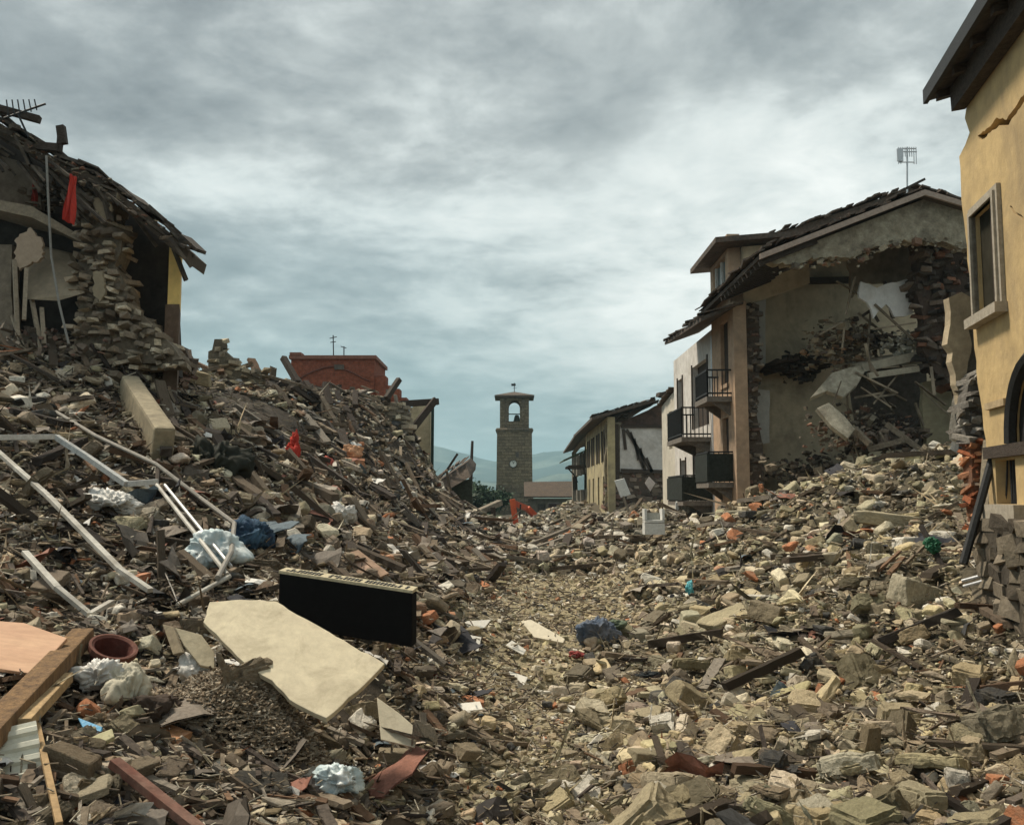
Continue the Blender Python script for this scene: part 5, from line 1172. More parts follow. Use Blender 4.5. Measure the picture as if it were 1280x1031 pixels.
debris_on(H, 'room_debris', 420, _blob(60, 432, 90, 26, 16.2, 18.5), .08, .35, PAL_BRN)
debris_on(H, 'room_debris', 240, _blob(75, 248, 50, 20, 16.9, 18.4), .07, .28, [(.06, .05, .042), (.10, .08, .06), (.04, .036, .032), (.15, .12, .09)])
# things hanging in it or standing on it
m_redc = mat('red_cloth', (.40, .035, .022), scale=3, var=.2, bump=.3, stretch=(6, 6, 1), rough=.8)
def curtain(pts_top, pts_bot, D_, name, label, m):
    n = 10; vs = []
    for k in range(n + 1):
        t_ = k / n; dy = .05 * math.sin(t_ * 14)
        a = W(pts_top[0] + (pts_top[2] - pts_top[0]) * t_, pts_top[1] + (pts_top[3] - pts_top[1]) * t_, D_); b = W(pts_bot[0] + (pts_bot[2] - pts_bot[0]) * t_, pts_bot[1] + (pts_bot[3] - pts_bot[1]) * t_, D_ - .1)
        for j in range(7): s_ = j / 6; vs.append(a.lerp(b, s_) + Vector((.02 * math.sin(j + k), dy * (.4 + .6 * s_), 0)))
    fs = [(k * 7 + j, k * 7 + j + 1, (k + 1) * 7 + j + 1, (k + 1) * 7 + j) for k in range(n) for j in range(6)]
    m_ = len(vs); vs2 = vs + [v + Vector((0, .012, 0)) for v in vs]; fs2 = fs + [tuple(i + m_ for i in f[::-1]) for f in fs]
    return tag(MB().add(vs2, fs2).build(name, m, smooth=True), label, 'curtain')
curtain((87, 217, 96, 222), (78, 274, 91, 281), 15.95, 'red_curtain', 'bright red curtain hanging under the torn roof of the left ruin', m_redc)
curtain((41, 222, 46, 226), (40, 255, 44, 257), 17.2, 'red_curtain', 'dark red cloth strip deeper in the upper room of the left ruin', mat('dull_red_cloth', (.26, .035, .025), scale=3, var=.2, bump=.3))
tag(MB().tube([W(58, 195, 16.3), W(60, 240, 16.2), W(64, 320, 16.1), W(74, 380, 16.0), W(86, 430, 15.9)], .022, 6).build('hanging_cable', mat('grey_cable', (.22, .21, .19), scale=4, var=.2)), 'long grey cable hanging down the front of the left ruin', 'cable')
mb = MB(); mb.beam(W(-30, 128, 16.4), W(50, 150, 16.6), .14, .12); tag(mb.build('roof_beam', m_dark), 'dark roof beam sticking out over the top of the left ruin', 'beam')
mb = MB(); mb.beam(W(48, 184, 16.6), W(74, 186, 16.6), .2, .14); mb.beam(W(74, 190, 16.6), W(76, 166, 16.6), .1, .08); mb.beam(W(76, 158, 16.6), W(79, 180, 16.6), .12, .14); tag(mb.build('chimney_cowl', m_dark), 'small dark vent cowl standing on the torn roof edge', 'vent')
t = thing('roof_antenna', 'comb shaped aerial lying over the roof beam of the left ruin', 'antenna', tuple(W(25, 150, 16.4)))
mb = MB(); mb.tube([W(5, 148, 16.3), W(57, 130, 16.3)], .02, 6); mb.tube([W(22, 142, 16.3), W(36, 172, 16.3)], .02, 6); mb.build('boom', m_iron, t)
mb = MB()
for k in range(6): x = 8 + k * 7; mb.tube([W(x, 125 + k * -.1, 16.3), W(x + 3, 148 - k * 2, 16.3)], .012, 5)
mb.build('dipoles', m_iron, t)

# ------------------------------------------------------------------ stone stub on the skyline
rubble_wall('chimney_stub', pxz([(262, 440), (267, 438), (270, 424), (279, 424), (281, 438), (290, 446), (298, 452), (303, 462), (330, 466), (332, 490), (262, 495)], 29.5), (0, 29.5, 0), (1, 0, 0), .7, .22, PAL_OCH)
tag(bpy.data.objects['chimney_stub'], 'jagged stub of a stone wall standing on the left skyline', 'ruined wall')
rubble_wall('wall_stub', pxz([(222, 440), (233, 434), (239, 446), (241, 470), (222, 474)], 19.5), (0, 19.5, 0), (1, 0, 0), .5, .16, PAL_BRN)
tag(bpy.data.objects['wall_stub'], 'low broken stone pier at the right foot of the left ruin', 'ruined wall')
rubble_wall('broken_wall', pxz([(410, 516), (428, 508), (446, 512), (462, 505), (480, 509), (498, 502), (512, 510), (514, 590), (410, 580)], 40), (0, 40, 0), (1, 0, 0), .6, .3, [(.46, .40, .29), (.38, .32, .235), (.54, .48, .36), (.28, .24, .18)])
tag(bpy.data.objects['broken_wall'], 'long broken stone wall in front of the red house', 'ruined wall')

# ------------------------------------------------------------------ red brick gable house behind the left heap
t = thing('red_house', 'brick red house with flat topped gable behind the left heap', 'house', (W(420, 500, 52).x, 52, 3))
m_redb = mat_masonry('red_brick', (.25, .075, .04), (.20, .06, .035), (.17, .085, .06), scale=2.2, bump=.3)
a0, a1 = W(364, 446, 52), W(468, 450, 52)
mb = MB(); mb.bx(a0.x, a1.x, 52, 56.5, 3, W(415, 449, 52).z); mb.build('wall', m_redb, t)
mb = MB(); mb.bx(a0.x - .1, a1.x + .12, 51.85, 56.7, W(415, 449, 52).z + .003, W(415, 444.5, 52).z); mb.bx(a0.x - .05, a0.x + .6, 51.8, 52.6, W(415, 444.5, 52).z + .003, W(415, 441, 52).z); mb.build('coping', mat('red_coping', (.22, .105, .075), scale=3, var=.3), t)
mb = MB(); ax_, bx_ = W(366, 478, 51.9), W(462, 476, 51.9); n = 14; cpt = W(420, 458, 51.9)
mb.tube([ax_ if k == 0 else bx_ if k == n else Vector((ax_.x + (bx_.x - ax_.x) * k / n, 51.94, ax_.z + (cpt.z - ax_.z) * (1 - abs(2 * k / n - 1) ** 1.6))) for k in range(n + 1)], .045, 5); mb.build('relief_arch', mat('arch_dark', (.13, .055, .04), scale=3), t)
mb = MB(); p = W(424, 459, 51.95); mb.box(tuple(p), (.55, .12, .28)); mb.build('vent', m_void, t)
mb = MB()
for i, (px, py) in enumerate([(469, 470), (476, 482), (486, 486), (495, 497)]):
    b = W(px + 8, py, 52.2); mb.bx(b.x - .5, b.x + .25, 52.1 + i * .01, 53.2 + i * .01, 3, b.z)
mb.build('stepped_wall', m_redb, t)
tt = thing('tv_antenna', 'thin television aerial standing on the red house roof, left of its pair', 'antenna', tuple(W(417, 444, 52.5)), 'aerials on the red house')
mb = MB(); mb.tube([W(417, 445, 52.5), W(416.5, 419, 52.5)], .035, 5); mb.tube([W(412, 423, 52.5), W(421, 421, 52.5)], .025, 5); mb.tube([W(413, 428, 52.5), W(420, 427, 52.5)], .025, 5); mb.build('mast', m_iron, tt)
tt = thing('tv_antenna', 'short aerial on the red house roof, right of the taller one', 'antenna', tuple(W(430, 444, 52.5)), 'aerials on the red house')
mb = MB(); mb.tube([W(430, 445, 52.5), W(430, 433, 52.5)], .035, 5); mb.tube([W(426, 433, 52.5), W(433, 435, 52.5)], .025, 5); mb.build('mast', m_iron, tt)
for (a, b, w_, D_, lb) in [((354, 447), (372, 478), .2, 33, 'dark charred beam leaning steeply left of the red house'), ((370, 473), (396, 510), .2, 33, 'dark charred beam lying below the steep one before the red house'), ((381, 478), (398, 505), .22, 33, 'short dark beam leaning in front of the red wall'), ((406, 479), (413, 507), .2, 34, 'dark upright post stub in front of the red wall'), ((444, 490), (444, 508), .2, 34, 'pale thin post stub in front of the red wall'), ((499, 474), (483, 498), .22, 40, 'dark beam pointing up right of the red house'),
        ((545, 499), (505, 550), .3, 43, 'heavy dark roof beam slanting left of the beige wall'), ((548, 502), (500, 505), .3, 43.5, 'dark roof edge lying over the top of the beige wall'), ((440, 540), (512, 515), .16, 42, 'long thin rail slanting across the broken stone wall')]:
    tag(MB().beam(W(*a, D_), W(*b, D_ - .6), w_, w_).build('charred_beam', m_dark, bevel=.02), lb, 'beam', 'charred beams along the left skyline')

# ------------------------------------------------------------------ beige wall remnant
t = thing('beige_wall', 'tall remnant of beige house wall left of the collapsed roof', 'ruined wall', (W(525, 600, 45).x, 45, 1))
mb = MB(); upright(mb, [(512, 512), (520, 505), (538, 501), (538, 600), (530, 600), (524, 640), (511, 640), (513, 560)], 45, .4, j=.3, amp=.05, keep_=(2,)); mb.build('wall', mat('beige_render', (.58, .50, .33), col2=(.48, .41, .27), scale=1, var=.2, bump=.4, stain=(.2, .17, .12), stain_amt=.7), t)
mb = MB(); mb.beam(W(541, 500, 44.9), W(540, 610, 44.9), .13, .2, up=(0, 1, 0)); mb.build('corner_post', mat('dark_green_paint', (.02, .04, .032), scale=3, var=.3), t)
# collapsed roof beyond it
t = thing('collapsed_roof', 'dark collapsed roof tipped over a ruined wall right of the beige wall', 'ruined roof', (W(550, 620, 55).x, 55, 1))
mb = MB(); q = [W(513, 626, 53), W(582, 580, 56), W(589, 588, 56), W(588, 596, 55), W(560, 612, 54), W(522, 630, 53)]; mb.prism(q, (.2, 2.6, .5)); mb.build('roof_slab', mat('slid_roof', (.085, .065, .05), scale=2, var=.5, bump=.7), t)
mb = MB(); tile_edge(mb, W(513, 622, 52.8), W(580, 577, 55.8), (.2, 1.4, .3), 16, jit=.14); mb.build('roof_tiles', m_tile, t)
mb = MB(); upright(mb, [(545, 605), (590, 598), (590, 650), (548, 655)], 57, .4, j=.4, amp=.06); mb.build('wall', mat('mossy_wall', (.055, .06, .04), scale=1.2, var=.5, bump=.5), t)
mb = MB(); mb.beam(W(557, 590, 55), W(572, 567, 55), .13, .13); mb.build('loose_rafter', m_dark, t)
tag(MB().tube([W(588, 606, 70), W(590.5, 551, 70)], [.16, .1], 7).build('thin_pole', m_dark), 'thin dark upright pole between the collapsed roof and the tower', 'pole')
mb = MB(); mb.beam(W(576, 650, 48), W(625, 628, 50), .4, .3); tag(mb.build('fallen_beam', mat('grey_beam', (.2, .17, .13), scale=2, var=.4, bump=.5), bevel=.03), 'grey beam propped on posts below the thin pole', 'beam')
for (a, b, lb) in [((604, 640), (610, 680), 'left of two dark props under the grey beam'), ((616, 634), (620, 676), 'right of two dark props under the grey beam')]:
    tag(MB().beam(W(*a, 49), W(*b, 49), .26, .26).build('timber_prop', m_dark), lb, 'prop', 'props under the grey beam')
mb = MB(); upright(mb, [(583, 652), (600, 648), (602, 672), (588, 676)], 48.5, .2, j=.2, amp=.05); tag(mb.build('pale_wall_chunk', mat('pinkish_plaster', (.5, .44, .40), scale=2, var=.2)), 'pale pinkish wall chunk under the grey propped beam', 'wall chunk')
# ------------------------------------------------------------------ large pieces lying in the foreground
def on_plane(px, py, p0, n):
    d = Vector(ray(px, py)); c = Vector((0, 0, ZC)); k = (p0 - c).dot(n) / d.dot(n); return c + d * k
def plate(name, label, cat, pts, at, lift, nrm, t_, m, group=None, bevel=.006, back=0.0, j=None, parent=None):
    """broken flat piece: outline given in pixels, laid on one plane through the heap"""
    n = Vector(nrm).normalized(); p0 = hit(*at) + Vector((0, 0, lift)); p0 = p0 + (Vector((0, 0, ZC)) - p0) * back
    q = [on_plane(x, y, p0, n) for x, y in pts]
    if n.dot(Vector((0, 0, ZC)) - p0) < 0: n = -n
    if j:
        u = n.orthogonal().normalized(); v = n.cross(u); q2 = jag([((a - p0).dot(u), (a - p0).dot(v)) for a in q], j[0], j[1], len(name) + int(at[0])); q = [p0 + u * a + v * b for a, b in q2]
    o = MB().prism(q, tuple(-n * t_)).build(name, m, parent, bevel=bevel)
    return tag(o, label, cat, group) if parent is None else o
def bar(name, label, cat, pts, lift, w, h, m, group=None, bevel=.004, dD=0.0, Ds=None):
    mb = MB(); q = []
    for i, (x, y) in enumerate(pts):
        if Ds: q.append(W(x, y, Ds[i]))
        else:
            p = hit(x, y); c = Vector((0, 0, ZC)); l = (p - c).length; q.append(c + (p - c) * ((l - lift) / l))
    for a, b in zip(q, q[1:]): mb.beam(a, b, w, h)
    return tag(mb.build(name, m, bevel=bevel), label, cat, group)
def pipe(name, label, cat, pts, lift, r, m, group=None, n=8, Ds=None):
    q = []
    for i, (x, y) in enumerate(pts):
        if Ds: q.append(W(x, y, Ds[i])); continue
        p = hit(x, y); c = Vector((0, 0, ZC)); l = (p - c).length; q.append(c + (p - c) * ((l - lift) / l))
    return tag(MB().tube(q, r, n).build(name, m, smooth=False), label, cat, group)
def bag(name, label, cat, px, py, w, h, d, m, seed, lift=.1, group=None, rot=0.0, ridg=.5):
    """crumpled soft thing: folded, pinched skin"""
    bm = bmesh.new(); bmesh.ops.create_icosphere(bm, subdivisions=5, radius=1); o = Vector((seed * 7.3, seed * 3.1, 0))
    for v in bm.verts:
        q = Vector((v.co.x * 1.5, v.co.y * 1.5, v.co.z * .7)) + o; q = q + .5 * mnoise.noise_vector(q); r = 1 - ridg * .7 * abs(mnoise.noise(q)) - ridg * .55 * abs(mnoise.noise(q * 2.1)) - ridg * .34 * abs(mnoise.noise(q * 4.4)) - ridg * .12 * abs(mnoise.noise(q * 9)) + .6 * mnoise.noise(v.co * .9 + o)
        v.co *= r
    R = Euler((0, rot, 0)).to_matrix()
    for v in bm.verts: v.co = R @ Vector((v.co.x * w / 2, v.co.y * d / 2, v.co.z * h / 2))
    me = bpy.data.meshes.new(name); bm.to_mesh(me); bm.free(); me.shade_smooth(); me.materials.append(m)
    ob = bpy.data.objects.new(name, me); COL.objects.link(ob); ob.location = hit(px, py, lift + .08)
    return tag(ob, label, cat, group)

m_slab = mat('cream_stone_slab', (.60, .525, .375), col2=(.53, .46, .33), scale=5, var=.10, bump=.12, bscale=70, stain=(.30, .25, .17), stain_scale=3.0, stain_amt=.6, rough=.8)
plate('stone_slab', 'large cream coloured broken slab leaning in the front left debris', 'slab', [(262, 752), (300, 749), (345, 751), (372, 768), (420, 795), (481, 829), (455, 856), (408, 897), (362, 874), (340, 850), (308, 830), (282, 805), (254, 777)], (370, 850), .30, (.10, -.62, .78), .05, m_slab, bevel=.006, back=.10, j=(.07, .008))
plate('panel_offcut', 'small triangular cream panel offcut below the large cream slab', 'panel', [(471, 871), (498, 890), (523, 912), (518, 934), (476, 924)], (498, 915), .0, (-.05, -.8, .6), .02, mat('cream_panel', (.50, .45, .34), scale=4, var=.15, bump=.2, stain=(.25, .2, .14), stain_amt=.6), back=.08)
plate('small_slab', 'small grey beige stone plate left of the large cream slab', 'slab', [(219, 784), (252, 793), (268, 815), (268, 835), (250, 831), (230, 806)], (245, 815), .0, (.2, -.7, .6), .03, mat('grey_beige_slab', (.42, .36, .25), scale=4, var=.2, bump=.3), back=.07)
plate('dark_plate', 'narrow brown plate standing beside the small grey beige stone plate', 'slab', [(203, 780), (216, 783), (228, 815), (216, 818)], (215, 805), .0, (-.5, -.7, .4), .03, mat('brown_plate', (.22, .18, .12), scale=4, var=.3), back=.06)
# black cased box with slotted cream top
A, B = W(349, 717, 8.7), W(515, 742, 8.45); Cc = W(500, 805, 8.35); Dd = B + (A - B)
wv = (B - A); dn = Vector((0.02, -.12, -1)).normalized() * .47; bk = Vector((wv.cross(dn))).normalized() * -.16
if bk.y < 0: bk = -bk
bk = bk + Vector((0, 0, .035))
bx = thing('black_box', 'long black fronted box with slotted cream top edge behind the cream slab', 'box', tuple((A + B) / 2 + dn))
mb = MB(); mb.prism([A, B, B + dn, A + dn], bk); mb.build('body', mat('black_lacquer', (.0055, .005, .005), scale=5, var=.4, bump=.05, rough=.8, spec=.1), bx, bevel=.012)
up = -dn.normalized()
mb = MB(); mb.prism([A + up * .004 - wv * .004, B + up * .004 + wv * .004, B + up * .03 + wv * .004, A + up * .03 - wv * .004], bk * 1.05); tp = mb.build('top_grille', mat('cream_metal', (.44, .38, .25), scale=8, var=.3, bump=.2, rough=.6, stain=(.12, .09, .06), stain_amt=.6), bx)
mb = MB()
for r_ in (.28, .66):
    for k in range(34):
        if k % 11 == 10 or random.random() < .08: continue
        s_ = .05 + .9 * k / 33; p = A + wv * s_ + bk * r_ + up * .031; u_ = wv.normalized() * .011; v_ = bk.normalized() * .022; mb.prism([p - u_ - v_, p + u_ - v_, p + u_ + v_, p - u_ + v_], up * .004)
mb.build('slots', m_iron, tp)['kind'] = 'stuff'
# standing oval stone
def rock(name, label, px, py, size, rot, col, kind='lump', seed=0, lift=0.0, rough=.03, back=0.0):
    pv = stone_points(kind, 10); bm = hull(pv)
    bmesh.ops.bevel(bm, geom=list(bm.edges), offset=.05 if kind == 'lump' else .02, segments=2 if kind == 'lump' else 1, affect='EDGES'); bmesh.ops.triangulate(bm, faces=bm.faces)
    for _ in range(4):
        ed = [e for e in bm.edges if e.calc_length() > .07]
        if ed: bmesh.ops.subdivide_edges(bm, edges=ed, cuts=1)
        bmesh.ops.triangulate(bm, faces=bm.faces)
    bm.normal_update(); o = Vector((seed * 5.7, seed * 1.3, 2))
    for v in bm.verts: v.co += v.normal * (mnoise.fractal(v.co * 3.5 + o, .9, 2.1, 5) * rough + mnoise.noise(v.co * 12 + o) * rough * .25)
    me = bpy.data.meshes.new(name); bm.to_mesh(me); bm.free(); me.materials.append(m_hero)
    ob = bpy.data.objects.new(name, me); COL.objects.link(ob); p = hit(px, py, lift); p = p + (Vector((0, 0, ZC)) - p) * back
    ob.location = p; ob.scale = size; ob.rotation_euler = rot; ob.color = (*col, 1)
    return tag(ob, label, 'stone')
rock('oval_stone', 'upright grey oval stone standing beside the triangular cream offcut', 532, 945, (.26, .20, .58), (.1, -.12, .2), (.30, .255, .195), 'lump', 1, .24, .02, .08)
for a in [('boulder', 'big squared brown stone resting on the lower left edge of the cream slab', 322, 872, (.64, .46, .50), (.3, .2, .5), (.20, .16, .11), 'lump', 2, .14, .05, .09),
          ('boulder', 'dark brown boulder wedged under the tip of the cream slab', 395, 935, (.46, .34, .34), (.2, .5, .6), (.13, .105, .07), 'block', 3, .05),
          ('boulder', 'steep wedge shaped boulder topped with yellow grit, front right of the track', 868, 885, (.62, .5, .55), (.3, .5, .4), (.27, .225, .14), 'block', 4, .08),
          ('boulder', 'pale split boulder leaning against the wedge shaped boulder', 925, 900, (.46, .24, .36), (.3, .7, -.3), (.45, .40, .31), 'block', 5, .08),
          ('boulder', 'large pale grey cracked boulder at the bottom edge right of centre', 862, 1005, (.70, .55, .46), (.2, .1, .5), (.37, .34, .27), 'block', 6, .06),
          ('boulder', 'squared olive stone block just left of the pale cracked boulder', 815, 955, (.40, .32, .28), (.1, .1, .2), (.27, .23, .15), 'block', 7, .05),
          ('boulder', 'rounded tan stone low beside the pale cracked boulder', 778, 992, (.26, .22, .2), (.1, .1, .2), (.38, .32, .21), 'lump', 8, .05),
          ('long_block', 'long cut stone block right of the pale track', 908, 782, (.95, .55, .42), (.15, -.25, .5), (.36, .31, .20), 'block', 9, .10),
          ('boulder', 'dull brown boulder behind the two flat stacked stones right of the track', 965, 775, (.75, .6, .62), (.2, .2, .9), (.20, .165, .11), 'block', 10, .08),
          ('flat_stone', 'left of two flat rounded stones stacked before the dull brown boulder', 957, 800, (.40, .3, .18), (.05, -.1, .1), (.30, .27, .2), 'lump', 11, .06),
          ('flat_stone', 'right of two flat rounded stones stacked before the dull brown boulder', 982, 806, (.44, .3, .18), (.05, -.12, .1), (.24, .22, .17), 'lump', 12, .05),
          ('flat_stone', 'rounded pinkish tan cobble below the long cut stone block', 913, 806, (.34, .26, .2), (0, .05, .1), (.40, .31, .21), 'lump', 13, .05),
          ('stone_drum', 'thick fallen stone lintel high on the right slope', 1120, 662, (1.7, .65, .55), (.1, .12, .1), (.36, .31, .21), 'block', 14, .15),
          ('boulder', 'rough mortar lump standing on the right slope under the stone lintel', 1145, 752, (.65, .5, .8), (.1, .2, .3), (.37, .33, .24), 'block', 15, .1),
          ('boulder', 'pale round boulder high on the heap beside the fallen lintel', 1062, 618, (.42, .36, .36), (.1, .2, .3), (.58, .54, .45), 'lump', 16, .12),
          ('flat_slab', 'flat ridged stone slab near the foot of the yellow house', 1205, 790, (.62, .45, .2), (.2, .1, .3), (.34, .31, .22), 'slab', 17, .1),
          ('ochre_chunk', 'long ochre chunk of wall masonry lying at the top of the left heap', 185, 455, (1.7, .8, .6), (.2, .18, .1), (.36, .29, .19), 'block', 18, .1),
          ('ochre_chunk', 'second ochre wall chunk just below the long one on the left heap', 232, 474, (1.2, .7, .55), (.2, .25, .2), (.33, .27, .17), 'block', 19, .1),
          ('boulder', 'brown curved lump of masonry at the bottom left corner', 100, 985, (.55, .3, .22), (.2, .3, .4), (.22, .18, .11), 'lump', 20, .07),
          ('boulder', 'pale tan wedge stone at the bottom left corner below the brown lump', 112, 1012, (.26, .2, .14), (.2, -.3, .4), (.40, .34, .24), 'block', 21, .1),
          ('boulder', 'large black boulder beside the crumpled blue bag', 320, 990, (.44, .34, .30), (.2, .2, .4), (.045, .042, .036), 'block', 22, .02),  # near-black base colour
          ('upright_stone', 'upright brown stone post standing at the front right', 1088, 945, (.18, .16, .5), (.1, .1, .3), (.24, .19, .12), 'block', 23, .12),
          ('upright_stone', 'tan upright stone at the bottom right edge', 1130, 1000, (.2, .18, .46), (.1, -.25, .3), (.34, .28, .18), 'block', 24, .1)]:
    rock(*a)
# concrete post on the left heap
bar('concrete_post', 'thick broken concrete post sliding down the left heap', 'post', [(160, 492), (204, 562)], .55, .30, .66, mat('concrete_post', (.29, .245, .165), col2=(.22, .185, .125), scale=2.2, var=.25, bump=.5, stain=(.16, .13, .09), stain_amt=.5), bevel=.05)
bar('dark_stake', 'dark thin stake leaning above the concrete post', 'stake', [(188, 448), (140, 508)], .5, .10, .10, m_dark)
# white rails and bent frames
m_rail = mat('white_enamel', (.48, .46, .41), col2=(.32, .30, .26), scale=4, var=.2, bump=.15, rough=.5, stain=(.2, .17, .13), stain_scale=3, stain_amt=.6)
m_rail2 = mat('galvanised', (.50, .50, .48), scale=6, var=.25, bump=.1, rough=.42, metal=.35)
bar('white_rail', 'longest white metal rail slanting down the left debris slope', 'rail', [(-8, 560), (60, 620), (150, 712), (188, 738)], .75, .06, .045, m_rail)
bar('white_rail', 'short white metal rail with bent end above the pink board', 'rail', [(31, 690), (72, 735), (112, 768), (140, 752)], .6, .06, .04, m_rail)
bar('metal_frame', 'grey metal frame bar running from the left edge then bending downhill', 'frame', [(-10, 547), (70, 546), (110, 572), (158, 605), (196, 602)], .9, .07, .07, m_rail2)
t = thing('bent_rails', 'bent white twin bar frame pointing at the cream slab', 'frame', tuple(hit(285, 722)))
def lifted(x, y, lift): p = hit(x, y); c = Vector((0, 0, ZC)); l = (p - c).length; return c + (p - c) * ((l - lift) / l)
MB().tube([lifted(196, 606, 1.2), lifted(284, 718, .9)], .024, 8).build('rail', m_rail, t)
MB().tube([lifted(206, 606, 1.2), lifted(289, 708, .9)], .019, 8).build('rail', m_rail2, t)
MB().tube([lifted(287, 720, .88), lifted(222, 756, .7)], .024, 8).build('foot', m_rail, t)
pipe('grey_conduit', 'long thin grey conduit curving across the left slope below the concrete post', 'pipe', [(70, 515), (120, 545), (195, 580), (250, 622), (293, 654), (289, 690), (272, 722)], .95, .028, mat('conduit', (.24, .22, .19), scale=5, var=.2, rough=.5))
pipe('dark_rod', 'dark upright rod beside the top of the bent white frame', 'rod', [(198, 575), (196, 612), (186, 668)], .45, .03, m_dark)
for i, (pts, lb) in enumerate([([(185, 620), (195, 690), (215, 735), (225, 760)], 'thin grey wire hanging behind the bent white frame'), ([(90, 720), (140, 715), (185, 730), (230, 720)], 'thin pale wire lying across the left slope near the short rail'), ([(255, 1020), (262, 985), (248, 960), (225, 950)], 'dark looped wire at the bottom left near the red plank'), ([(720, 560 + 160), (700, 735), (690, 760)], 'thin dark wire on the edge of the pale track')]):
    pipe('loose_wire', lb, 'wire', pts, .15, .008, MATS['conduit'], n=5)
# boards and planks
m_pinkb = mat('pink_board', (.56, .35, .22), col2=(.50, .30, .19), scale=2, var=.12, bump=.1, stretch=(1, 5, 1), stain=(.36, .2, .12), stain_amt=.4, rough=.7)
plate('pink_board', 'smooth salmon pink board sticking in from the left edge', 'board', [(-90, 768), (-20, 771), (2, 776), (30, 778), (84, 797), (42, 842), (-10, 834), (-90, 825)], (20, 810), .16, (.1, -.5, .86), .03, m_pinkb, back=.05)
m_oldw = mat('old_brown_beam', (.24, .145, .07), col2=(.13, .08, .045), scale=3, var=.4, bump=.7, stretch=(6, 6, 1.2), bscale=8)
bar('old_beam', 'thick old brown beam lying across the pink board corner', 'beam', [(-20, 925), (104, 794)], .62, .16, .12, m_oldw, bevel=.012)
bar('old_beam', 'thinner split brown beam beneath the thick one at the left edge', 'beam', [(30, 905), (84, 846)], .5, .08, .07, mat('split_beam', (.40, .28, .15), scale=4, var=.4, bump=.6), bevel=.008)
bar('red_plank', 'long dull red plank at the bottom left', 'plank', [(142, 952), (252, 1040)], .34, .07, .05, mat('red_wood', (.13, .055, .04), col2=(.20, .12, .09), scale=4, var=.35, bump=.4))
bar('thin_stick', 'thin tan stick standing by the white ribbed sheet', 'stick', [(46, 905), (74, 1030)], .4, .035, .03, mat('tan_stick', (.34, .23, .12), scale=5, var=.3))
for pts, w, lb in [([(518, 748), (560, 782), (592, 812)], .09, 'grey plank running from the black box towards the track'), ([(500, 838), (560, 885), (628, 938)], .11, 'long weathered plank below the black box corner'), ([(520, 862), (580, 905), (640, 925)], .07, 'second weathered plank lying just under the long one'), ([(556, 905), (600, 925), (660, 930)], .05, 'short weathered lath at the track edge beside the planks'), ([(590, 700), (560, 735)], .08, 'short brown plank pointing up left of the track'), ([(832, 922), (900, 955), (978, 988)], .10, 'long pale plank slanting across the front right stones'), ([(950, 830), (1000, 822), (1062, 814)], .08, 'straight grey plank lying flat right of the stacked stones'), ([(858, 740), (930, 722), (972, 712)], .10, 'dark plank on the right slope above the long stone block')]:
    bar('loose_plank', lb, 'plank', pts, .12, w, .035, mat('grey_plank', (.24, .185, .125), col2=(.15, .115, .08), scale=3, var=.4, bump=.6, stretch=(1, 5, 5)))
# drawer frame
t = thing('drawer_front', 'pinkish wooden panel frame lying just above the black box', 'panel', tuple(hit(450, 705)))
m_drw = mat('rosy_wood', (.36, .24, .17), col2=(.28, .19, .13), scale=4, var=.25, bump=.3)
n_ = Vector((.1, -.6, .8)).normalized(); p0 = hit(450, 708) + Vector((0, 0, .25))
oq = [on_plane(x, y, p0, n_) for x, y in [(424, 694), (448, 687), (486, 716), (460, 728)]]; iq = [on_plane(x, y, p0, n_) for x, y in [(436, 697), (447, 694), (473, 715), (461, 720)]]
MB().prism(oq, tuple(-n_ * .05), [iq]).build('frame', m_drw, t); MB().prism(iq, tuple(-n_ * .02)).build('inset', mat('pale_rosy', (.44, .30, .22), scale=4, var=.2), t).location += -n_ * .02
# bags, cloth, sheets
m_bagw = mat('white_plastic', (.62, .60, .56), col2=(.48, .46, .42), scale=3, var=.2, bump=.5, rough=.4, spec=.5)
m_bagc = mat('cream_sack', (.50, .46, .36), col2=(.38, .35, .27), scale=3, var=.2, bump=.4, rough=.8)
m_bagb = mat('bluish_plastic', (.42, .52, .54), col2=(.62, .64, .62), scale=2.5, var=.2, bump=.4, rough=.4, spec=.5, stain=(.04, .17, .22), stain_scale=2.5, stain_amt=.9)
m_blue = mat('dark_blue_cloth', (.025, .045, .085), col2=(.05, .10, .15), scale=3, var=.4, bump=.5)
bag('plastic_bag', 'crumpled white sheeting spread below the grey frame bar', 'plastic bag', 138, 650, .78, .34, .5, m_bagw, 1, .12, rot=.25, ridg=.9)
bag('plastic_bag', 'large pale teal tinted bag behind the bent white frame', 'plastic bag', 268, 712, .75, .50, .5, m_bagb, 2, .1, rot=.2)
bag('plastic_bag', 'white torn bag at left below the clay pot', 'plastic bag', 122, 880, .44, .34, .3, m_bagw, 3, .12, rot=.4, ridg=.8)
bag('sack', 'cream sack pressed against the white torn bag', 'sack', 158, 892, .34, .34, .3, m_bagc, 4, .10, rot=-.3)
bag('round_bundle', 'pale rounded bundle on top of the brown fibre heap', 'bundle', 246, 868, .38, .28, .3, m_bagw, 5, .10, ridg=.5)
bag('blue_bag', 'crumpled blue and white bag at the bottom centre left', 'plastic bag', 424, 1006, .36, .26, .3, m_bagb, 6, .08, ridg=.8)
bag('white_cloth', 'white cloth rag on the left slope above the drawer panel', 'cloth', 430, 660, .55, .5, .3, m_bagw, 7, .15, rot=.7, ridg=.9)
bag('blue_cloth', 'dark blue garment lying beside the teal tinted bag', 'garment', 318, 692, .65, .62, .4, m_blue, 8, .1, rot=.6, ridg=.8)
bag('blue_garment', 'bundle of blue and grey clothes beside the track', 'garment', 748, 808, .62, .55, .4, mat('denim', (.07, .10, .15), col2=(.16, .16, .17), scale=3, var=.4, bump=.5), 9, .1, rot=.2, ridg=.8)
